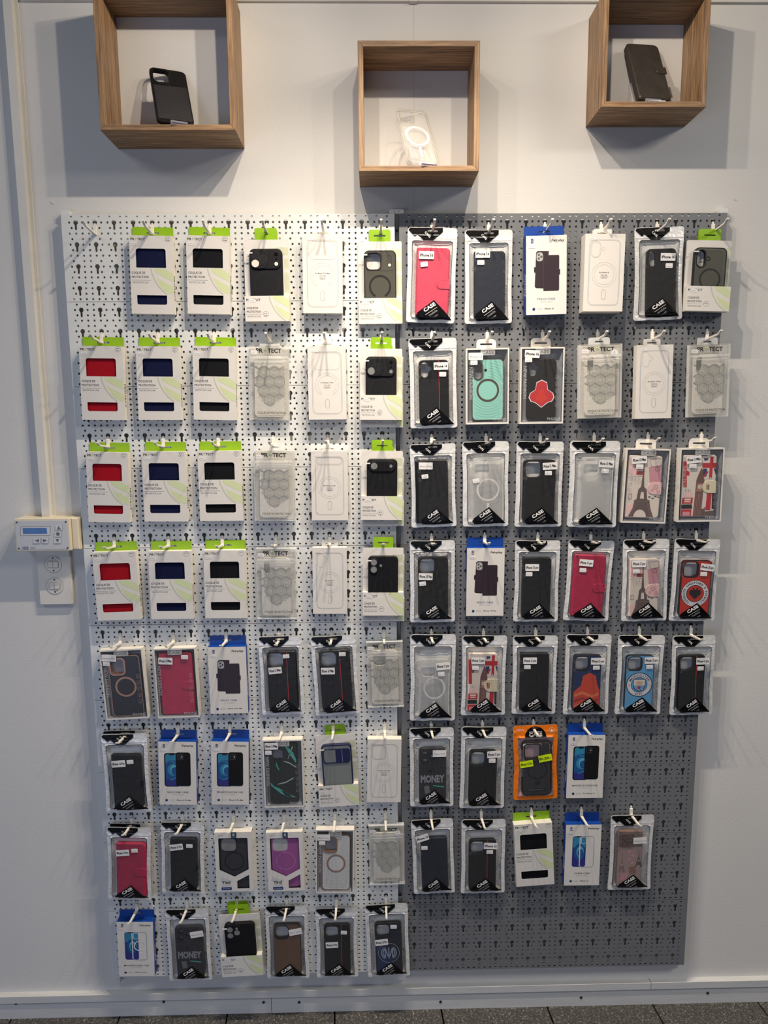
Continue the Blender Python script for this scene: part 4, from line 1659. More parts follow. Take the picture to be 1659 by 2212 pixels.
        mb.poly([(u + 8, v + 92), (u + 30, v + 92), (u + 32, v + 118), (u + 12, v + 120)], z + .2, 'case_line')
        mb.poly([(u + 12, v + 96), (u + 24, v + 94), (u + 27, v + 112), (u + 15, v + 116)], z + .28, 'ink_grey')
        mb.poly([(u + 34, v + 93), (u + 62, v + 97), (u + 60, v + 100), (u + 34, v + 96)], z + .26, 'marble_teal')
        mb.poly([(u + 33, v + 100), (u + 62, v + 102), (u + 60, v + 126), (u + 38, v + 124)], z + .24, 'case_line')
        mb.obj('phone_case', r)
    elif variant == 'paris':
        mb = MB(PW)
        mb.solid(rr(u, v, u + w, v + h, 9), z - 8, z, 'paris_base', side='rose_matt', ch=1.2)
        mb.poly(rr(u + 1.5, v + 1.5, u + w - 1.5, v + 42, (8, 8, 0, 0)), z + .08, 'paris_case')
        mb.solid(rr(u + 4, v + 5, u + 40, v + 42, 9), z, z + 1.6, 'tower', ch=.6)
        for cx, cy in ((16, 17), (16, 32), (30, 24)):
            mb.disc_ring(u + cx, v + cy, 5.4, 6.2, z + 1.75, 'ink', 18)
        X1, Y1 = lambda f: u + 2 + f * 22, lambda f: v + 50 + f * 60
        tower(mb, X1, Y1, z + .2, 'tower_light', 'rose_pale')
        X2, Y2 = lambda f: u + 42 + f * 26, lambda f: v + 46 + f * 50
        tower(mb, X2, Y2, z + .2, 'tower', 'rose_pale')
        for k in range(4):
            mb.poly(circ(u + 30 + (k % 2) * 8, v + 54 + k * 10, 4.5, 12), z + .15, 'rose_pink')
        mb.poly([(u + 30, v + 96), (u + 46, v + 92), (u + 50, v + 112), (u + 32, v + 114)], z + .15, 'rose_matt')
        mb.poly([(u + 12, v + 112), (u + 28, v + 110), (u + 26, v + 130), (u + 8, v + 132)], z + .15, 'rose_pink')
        mb.obj('phone_case', r)
    S = pouch_surface(seed)
    if st.get('t'):
        a, b, rot = st['l']
        label_sticker(r, S, st['t'], a, b, rot, small=st.get('script', False))
    if st.get('p'):
        a, b, rot = st['p']
        price_sticker(r, S, st.get('pt', 'CHF 20.-'), a, b, rot)
    return r

# ------------------------------------------------------------------ blue-headed box
def box_fair(pic, title, sub, model):
    W, H, T = 89.5, 162, 18
    r = new_root('hanging_box', W)
    mb = carton(W, H, T, [], side='blue_dark', top='blue')
    mb.disc_ring(13.5, 9.0, 1.6, 3.0, .12, 'deepblue', 16)
    mb.poly([(13, 6.5), (14.2, 6.5), (14.2, 11.5), (13, 11.5)], .16, 'deepblue')
    mb.poly([(9.8, 13.2), (17.2, 13.2), (16, 15), (11, 15)], .12, 'deepblue')
    mb.text('Fairplay', 56, 12.2, 4.6, 'ink', .12, w=28, shear=.15, bold=.02)
    z = .12
    if pic == 'folio':
        mb.poly([(22, 34), (26, 31), (50, 31.5), (50, 36), (40, 108), (22, 107), (19, 104)], z, 'plum')
        mb.solid(rr(17.5, 64, 22, 75, 1), .05, z + .05, 'plum')
        mb.solid(rr(38, 40, 73, 113, (1, 3, 3, 1)), .1, z + .2, 'plum')
        mb.line((38.4, 41), (38.4, 112), .5, z + .25, 'plum_line')
        mb.poly(rr(59, 69, 75, 80, (3, 0, 0, 3)), z + .25, 'plum')
        mb.line((60, 80.3), (73, 80.3), .4, z + .3, 'plum_line')
        mb.line((60, 68.8), (73, 68.8), .4, z + .3, 'plum_line')
        mb.poly(rr(23, 34, 37, 52, 5), z + .08, 'ink_light')
        for a, b in ((28, 39), (28, 46.5), (33.5, 43)):
            mb.poly(circ(a, b, 2.6, 14), z + .14, 'case_line')
            mb.disc_ring(a, b, 1.6, 2.0, z + .18, 'ink_light', 12)
    elif pic == 'sil':
        mb.poly(rr(13.5, 29, 50, 115, 6), z, 'case_black')
        mb.poly(rr(16.5, 31.5, 48, 113, 5), z + .05, 'screen_d')
        mb.poly(rr(16.5, 31.5, 48, 60, (5, 5, 0, 0)), z + .08, 'screen_a')
        mb.poly([(16.5, 56), (26, 48), (40, 48), (45, 56), (45, 88), (36, 97), (16.5, 96)], z + .1, 'screen_b')
        mb.disc_ring(26, 74, 23, 24, z + .14, 'screen_c', 30, -90, 90)
        mb.poly(circ(34, 72, 13, 28, 15), z + .16, 'screen_a')
        mb.poly(circ(37, 72, 9.5, 28, 12.5), z + .18, 'screen_c')
        mb.poly(circ(38, 75, 8, 28, 10), z + .2, 'screen_b')
        mb.poly(rr(26, 31, 38, 34.5, 1.5), z + .2, 'ink')
        mb.poly(rr(41, 27, 76, 113.5, 6), z + .3, 'case_black_soft')
        mb.poly(rr(44, 30, 60, 47, 5), z + .36, 'case_line')
        for a, b in ((49, 35), (49, 42)):
            mb.poly(circ(a, b, 3, 14), z + .4, 'case_ring')
        mb.poly(circ(55.5, 38.5, 1.3, 10), z + .44, 'label')
    else:
        mb.poly(rr(18, 30, 52, 112, 6), z, 'screen_d')
        mb.poly(rr(19.5, 31.5, 50.5, 60, (5, 5, 0, 0)), z + .05, 'screen_a')
        mb.poly(circ(36, 72, 14, 28, 22), z + .08, 'screen_b')
        mb.poly(circ(38, 72, 9, 28, 15), z + .1, 'screen_c')
        mb.poly(circ(39, 75, 7.5, 28, 11), z + .12, 'screen_b')
        mb.poly(rr(28, 30, 40, 33.5, 1.5), z + .14, 'ink')
        mb.rline(37, 30, 73, 113, 7, 1.5, z + .2, 'inter_line')
        mb.rline(39.5, 32.5, 52.5, 51, 5, 1.0, z + .22, 'label')
        mb.line((36.5, 32), (36.5, 110), 1.6, z + .22, 'label')
        if pic == 'mclr':
            mb.disc_ring(55, 71, 12.6, 15, z + .24, 'label', 36)
            mb.poly(rr(54, 88, 58, 99, 2), z + .24, 'label')
    mb.text(title, W / 2, 131.5, 4.0, 'deepblue' if pic == 'folio' else 'ink', z, w=min(62, 3.9 * len(title)), anchor='c', bold=.006)
    mb.text(sub, W / 2, 137, 2.3, 'ink_light', z, w=27, anchor='c')
    mb.poly(circ(17, 150.5, 3.2, 18), z, 'deepblue')
    mb.text('NON TOXIC', 24, 149.5, 1.5, 'ink_light', z, w=12)
    mb.text('MATERIALS', 24, 152.3, 1.5, 'ink_light', z, w=12)
    mb.text(model, 41, 151.4, 2.9, 'ink', z, w=min(35, 2.2 * len(model)), bold=.02, shear=.1)
    S = mb.S
    mb.S = lambda a, b, c: (-W / 2 - .12, -b, a)
    mb.text('Fairplay', -5, 122, 7, 'label', 0, w=46, rot=90, bold=.02)
    mb.S = lambda a, b, c: (W / 2 + .12, -b, -a)
    mb.text('Fairplay', 5, 76, 7, 'label', 0, w=46, rot=-90, bold=.02)
    mb.S = S
    mb.obj('carton', r)
    header_tab(r, W, 86, 22, T, 'blue', r=.8, sv=-11, slot=27, sh=3.2)
    price(r, 13, 21.5, .4, 'CHF 30.-', 0, w=15, h=7)
    return r

# ------------------------------------------------------------------ white window box
def box_window(variant, st):
    W, H, T = 98., 171., 20.
    r = new_root('window_box', W)
    mb = MB(W)
    P = [(0, 0), (W, 0), (W, H), (0, H)]
    IN = rr(3, 3.4, W - 3, H - 3.4, 1)
    mb.solid(P, -T, 0, 'card_white', holes=[IN], side='card_side', back=False)
    mb.face([mb.vert(a, b, -T) for a, b in P], 'card_side')
    mb.rline(4.5, 5, W - 4.5, H - 5, 1, .7, .1, 'case_line')
    mb.obj('frame', r)
    tab_m = 'card_white' if st.get('solid_tab') else 'clear_edge'
    header_tab(r, W, 45, 22, T, tab_m, r=9, sv=-10.5, slot=28, sh=4)
    mb = MB(W)
    a = [(3, 3.4), (W - 3, 3.4), (W - 3, H - 3.4), (3, H - 3.4)]
    b = [(9, 12), (W - 9, 12), (W - 9, H - 8), (9, H - 8)]
    va = [mb.vert(p[0], p[1], -.6) for p in a]
    vb = [mb.vert(p[0], p[1], -13) for p in b]
    for i in range(4):
        j = (i + 1) % 4
        mb.face((va[i], vb[i], vb[j], va[j]), 'tray_grey')
    mb.poly(b, -13, 'tray_grey')
    mb.obj('tray', r)
    u, v, w, h = st.get('case', (13, 28, 70, 136))
    z = -3.2
    mb = MB(W)
    if variant == 'teal':
        u, v, w, h = 14, 24, 72, 138
        hs = [rr(u + 5, v + 7, u + 23, v + 44, 9, 6)]
        mb.solid(rr(u, v, u + w, v + h, 9), z - 9, z, 'teal', holes=hs, side='bronze', ch=1.4)
        mb.rline(u, v, u + w, v + h, 9, 1.4, z + .1, 'bronze')
        mb.ring(rr(u + 2.4, v + 4.4, u + 25.6, v + 46.6, 11.6, 6), hs[0], z + 1.4, 'bronze')
        mb.wall(rr(u + 2.4, v + 4.4, u + 25.6, v + 46.6, 11.6, 6), z, z + 1.4, 'bronze')
        mb.poly(circ(u + 31, v + 25, 3.4, 16), z + .2, 'case_black')
        for k in range(9):
            q = 31 + k * 6
            for s0 in range(60):
                t0, t1 = 6.2832 * s0 / 60, 6.2832 * (s0 + 1) / 60
                p, t = (u + 36 + q * math.cos(t0), v + 70 + q * math.sin(t0)), (u + 36 + q * math.cos(t1), v + 70 + q * math.sin(t1))
                if u + 4 < min(p[0], t[0]) and max(p[0], t[0]) < u + w - 4 and v + 4 < min(p[1], t[1]) and max(p[1], t[1]) < v + h - 4 and not (min(p[0], t[0]) < u + 36 and min(p[1], t[1]) < v + 49):
                    mb.line(p, t, 1.5, z + .15, 'teal_dark')
        mb.disc_ring(u + 36, v + 70, 21.5, 26, z + .5, 'bronze', 48)
    elif variant in ('dark', 'wave'):
        u, v, w, h = 16, 16, 72, 148
        base, dk, rim = ('wave_dark', 'wave_dark_b', 'rose_gold') if variant == 'dark' else ('white_case', 'white_case_b', 'rose_gold')
        hs = [rr(u + 6, v + 8, u + 36, v + 44, 8, 6)]
        mb.solid(rr(u, v, u + w, v + h, 9), z - 9, z, base, holes=hs, side=rim, ch=1.4)
        mb.rline(u, v, u + w, v + h, 9, 1.3, z + .1, rim)
        mb.ring(rr(u + 2.5, v + 4.5, u + 39.5, v + 47.5, 10.5, 6), hs[0], z + 1.3, rim)
        mb.wall(rr(u + 2.5, v + 4.5, u + 39.5, v + 47.5, 10.5, 6), z, z + 1.3, rim)
        for k in range(11):
            q = 30 + k * 6
            for s0 in range(60):
                t0, t1 = 6.2832 * s0 / 60, 6.2832 * (s0 + 1) / 60
                p, t = (u + 36 + q * math.cos(t0), v + 76 + q * math.sin(t0)), (u + 36 + q * math.cos(t1), v + 76 + q * math.sin(t1))
                if u + 4 < min(p[0], t[0]) and max(p[0], t[0]) < u + w - 4 and v + 4 < min(p[1], t[1]) and max(p[1], t[1]) < v + h - 4 and not (min(p[0], t[0]) < u + 42 and min(p[1], t[1]) < v + 50):
                    mb.line(p, t, 1.7, z + .15, dk)
        mb.disc_ring(u + 36, v + 76, 20, 24.5, z + .5, 'rose_matt' if variant == 'wave' else rim, 48)
    elif variant == 'marble':
        u, v, w, h = 14, 10, 70, 152
        hs = [rr(u + 8, v + 16, u + 34, v + 42, 7, 5)]
        mb.solid(rr(u, v, u + w, v + h, 9), z - 9, z, 'marble_dark', holes=hs, side='case_black', ch=1.4)
        for L, m in (([(38, 4), (48, 10), (60, 24), (67, 42), (66, 50), (58, 38), (50, 26)], 'marble_teal'), ([(58, 8), (60, 9), (48, 38), (46, 40)], 'marble_line'),
                     ([(36, 44), (50, 48), (67, 60), (66, 62), (50, 51), (36, 46)], 'marble_line'), ([(18, 46), (22, 60), (26, 68), (22, 66), (17, 56)], 'marble_teal'),
                     ([(20, 102), (40, 97), (60, 86), (58, 90), (40, 100), (20, 104)], 'marble_line'), ([(2, 98), (10, 108), (24, 114), (40, 126), (66, 138), (50, 136), (28, 128), (14, 116), (3, 106)], 'marble_teal'),
                     ([(26, 118), (44, 127), (54, 136), (40, 134)], 'marble_blue')):
            mb.poly([(u + a, v + b) for a, b in L], z + .12, m)
    elif variant == 'emblem':
        u, v, w, h = 16, 26, 66, 136
        hs = camera_hole('heart', u, v, w)
        mb.solid(rr(u, v, u + w, v + h, 10), z - 9, z, 'case_black', holes=hs, ch=1.4)
        cx, cy = u + w * .5, v + 78
        Pp = [(0, -32), (12, -26), (14, -10), (26, -2), (29, 8), (24, 17), (14, 20), (0, 31), (-14, 20), (-24, 17), (-29, 8), (-26, -2), (-14, -10), (-12, -26)]
        mb.poly([(cx + a, cy + b) for a, b in Pp], z + .12, 'label')
        mb.poly([(cx + a * .93, cy + b * .94) for a, b in Pp], z + .2, 'flag_red')
        mb.poly([(cx + a * .45, cy + 6 + b * .5) for a, b in Pp], z + .28, 'alb_red')
    elif variant == 'pink':
        pass
    elif variant in ('eiffel', 'london'):
        u, v, w, h = (9, 16, 74, 143)
        mb.solid(rr(u, v, u + w, v + h, (2.5, 8, 8, 2.5)), z - 10, z, 'cream', ch=1.6)
        (eiffel if variant == 'eiffel' else london)(mb, u, v, w, h, z + .1)
    if variant == 'pink':
        folio(r, 10, 12, 78, 152, z, 'pink_leather', None)
    else:
        c = mb.obj('folio_cover' if variant in ('eiffel', 'london') else 'phone_case', r)
        if variant in ('eiffel', 'london'):
            s = strap(r, u, v, w, h, z, 'rose_pale' if variant == 'eiffel' else 'beige', 'tower_light', .60, .42, .20)
            X, Y = lambda f: u + w * f, lambda f: v + h * f
            if variant == 'eiffel':
                for a2, b2, q in ((.84, .50, 6), (.93, .57, 4.5), (.74, .55, 3.5)):
                    s.poly(circ(X(a2), Y(b2), q, 14), z + 1.35, 'rose_pink')
                    s.disc_ring(X(a2), Y(b2), q * .3, q * .55, z + 1.4, 'cream', 12)
            else:
                s.poly([(X(.72), Y(.48)), (X(.81), Y(.48)), (X(.81), Y(.56)), (X(.73), Y(.56))], z + 1.35, 'ben_brown')
                s.line((X(.765), Y(.48)), (X(.765), Y(.56)), .9, z + 1.42, 'beige')
            s.obj('strap', c)
    # film with its printing
    mb = MB(W)
    mb.poly(IN, -.4, 'clear')
    mb.solid(rr(33, 3.4, 66, 16, (0, 0, 3, 3)), -.3, -.1, 'ink_light')
    mb.text('CASE', 49.5, 13, 6.4, 'ink_grey', .1, w=27, anchor='c', bold=.005)
    mb.text('NEW FASHION', 7.5, 42, 7.2, 'print_clear', .1, w=72, rot=-90, bold=.015)
    for k in range(5):
        mb.rline(79, 62 + k * 15.5, 86, 70 + k * 15.5, .5, .4, .1, 'print_clear')
        mb.line((80, 69 + k * 15.5), (85, 63.5 + k * 15.5), .5, .1, 'print_clear')
        mb.line((80.5, 73 + k * 15.5), (84.5, 73 + k * 15.5), .4, .1, 'print_clear')
    mb.text('PHONE', 62, 163, 5.6, 'print_clear', .1, w=30, bold=.02)
    mb.obj('window_film', r)
    if st.get('t'):
        a2, b2, rot = st['l']
        label_sticker(r, None, st['t'], a2, b2, rot, z=.5, small=st.get('script', False))
    if st.get('p'):
        a2, b2, rot = st['p']
        price_sticker(r, None, st.get('pt', 'CHF 25.-'), a2, b2, rot, z=.5)
    return r

# ------------------------------------------------------------------ white box with arrow-shaped window
def box_arrow(color):
    W, H, T = 90., 158., 20.
    r = new_root('window_box', W)
    w1 = [(9.5, 18)] + [(9.5 + 71 - 3, 15.5), (80.5, 18), (80.5, 99), (45.5, 118), (9.5, 99)]
    w1 = rr(9.5, 15.5, 80.5, 60, (3, 3, 0, 0))[:-2] + [(80.5, 99), (45.5, 118), (9.5, 99)]
    w2 = [(80.5, 114), (80.5, 150), (51, 150), (51, 130)]
    mb = carton(W, H, T, [w1, w2])
    mb.solid([(41, 0), (54, 0), (54, 16), (41, 16)], 0, .3, 'city_navy')
    mb.disc_ring(47.5, 6.5, 1.8, 3.0, .4, 'label', 16, 30, 330)
    mb.line((46.5, 4), (46.5, 8.5), .8, .42, 'label')
    mb.line((43, 12.4), (52, 12.4), .5, .4, 'label')
    mb.text('Yind', 13, 137, 7.5, 'ink', .15, w=21, bold=.03)
    mb.line((13, 140), (36, 140), .7, .15, 'ink_light')
    mb.line((13, 143), (36, 143), .7, .15, 'ink_light')
    mb.poly([(10, 118), (32, 127), (38, 128), (38, 131), (10, 131)], .1, 'thermo_face')
    mb.poly(rr(12, 146, 37, 154, 1), .12, 'deepblue')
    mb.text('iP 16 Pro', 24.5, 151.3, 2.6, 'label', .25, w=17, anchor='c')
    mb.text('CHF 25.-', 9, 9.5, 2.6, 'tiny_ink', .15, w=14)
    mb.obj('carton', r)
    header_tab(r, W, 46, 21, T, 'card_white', r=1.5, sv=-9.5, slot=27, sh=4)
    mb = MB(W)
    base, ln, lens = ('grey_case', 'case_line', 'grey_lens') if color == 'black' else ('purple_case', 'purple_line', 'ink_light')
    u, v, w, h = 11, 10, 70, 140
    mb.solid(rr(u, v, u + w, v + h, 9), -13, -3.5, base, ch=1.3)
    mb.poly(rr(16, 19, 51, 51, 9), -3.3, lens)
    mb.ring(rr(13.5, 16.5, 53.5, 53.5, 11), rr(16, 19, 51, 51, 9), -3.1, ln)
    mb.disc_ring(46, 79, 22, 24, -3.3, 'case_ring' if color == 'black' else ln, 44)
    mb.rline(u + 2.5, v + 2, u + w - 2.5, v + h - 3, 8, .8, -3.3, ln)
    mb.obj('phone_case', r)
    mb = MB(W)
    mb.poly([(3, 3), (W - 3, 3), (W - 3, H - 3), (3, H - 3)], -T + .4, 'tray_grey')
    mb.obj('inner_tray', r)
    return r

# ------------------------------------------------------------------ orange pouch
def orange_pouch():
    r = new_root('zip_pouch', PW)
    S = pouch_surface(5)
    win = [(11, 31), (96, 31), (96, 189), (11, 189)]
    mb = MB(PW, S)
    slot = rr(46, 4.6, 60, 8.4, 1.8, 3)
    mb.cdt(rr(0, 0, PW, PH, (8, 8, 6, 6), 5), [win, slot], 0, 'orange', 5)
    dome = [(28, 31)] + [(53.5 - 26 * math.cos(math.pi * t / 16), 31 - 28 * math.sin(math.pi * t / 16)) for t in range(17)] + [(80, 31)]
    mb.cdt(dome, [slot], 1.1, 'film_black', 4)
    mb.text('NEW', 8, 13.5, 5.5, 'rose_pale', 1.6, w=19, bold=.03)
    mb.disc_ring(92, 14, 6.4, 7.2, 1.5, 'cream', 24)
    mb.poly([(89.5, 17), (89.5, 13), (92, 9.6), (93.2, 11), (92.8, 13), (95, 13.2), (94.6, 17.5), (90.5, 18)], 1.6, 'cream')
    mb.text('protective', 53.5, 18.5, 3.4, 'label', 1.6, w=30, anchor='c', bold=.02)
    mb.text('CASE', 53.5, 28, 8, 'label', 1.6, w=32, anchor='c', bold=.02)
    mb.obj('foil_border', r)
    mb = MB(PW, S)
    mb.cdt(win, [], -.05, 'film', 4.2)
    mb.text('protection Case', 16, 62, 5, 'ink_grey', .4, w=70, rot=-90, bold=.02)
    mb.obj('window_film', r)
    mb = MB(PW, lambda u, v, z: (S(u, v, 0)[0], S(u, v, 0)[1], -9.2 - 4 * smooth(0, 9, d_edge(u, v)) + z))
    mb.cdt(rr(0, 0, PW, PH, (8, 8, 6, 6), 5), [slot], 0, 'rose_pale', 8)
    mb.obj('foil_back', r)
    mb = MB(PW)
    u, v, w, h, z = 19, 40, 72, 144, -1.8
    hs = [rr(u + 8, v + 8, u + 44, v + 46, 8, 6)]
    mb.solid(rr(u, v, u + w, v + h, 11), z - 8, z, 'paris_case', holes=hs, side='case_black', ch=1.2)
    mb.poly(rr(u + 3, v + 50, u + w - 3, v + h - 3, (3, 3, 9, 9)), z + .05, 'money_case')
    mb.poly([(u + 48, v + 4), (u + w - 6, v + 6), (u + w - 3, v + 50), (u + 48, v + 50)], z + .05, 'money_case')
    mb.rline(u, v, u + w, v + h, 11, 3.2, z + .15, 'case_black')
    mb.ring(rr(u + 5, v + 5, u + 47, v + 49, 10, 6), hs[0], z + 1, 'case_ring')
    mb.disc_ring(u + 38, v + 76, 21, 25, z + .4, 'case_ring', 44)
    mb.poly(circ(u + 38, v + 111, 6, 18), z + .4, 'case_ring')
    mb.solid(rr(u + 14, v + 126, u + 58, v + 133, 2), z, z + .6, 'ink')
    mb.line((u + 17, v + 129.5), (u + 52, v + 129.5), .7, z + .8, 'ink_light')
    mb.poly([(u + 3, v + 5), (u + 8, v + 4), (u + 12, v + 6), (u + 13, v + 10), (u + 8, v + 14), (u + 3, v + 10)], z + 1, 'label')
    mb.obj('phone_case', r)
    label_sticker(r, S, 'iPhone 15 Pro', 29, 98, 8, w=33, h=17, m='neon', ink='ink')
    label_sticker(r, S, 'Fr.20.-', 76, 84, 10, w=33, h=18, m='neon', ink='ink', name='price_sticker')
    return r

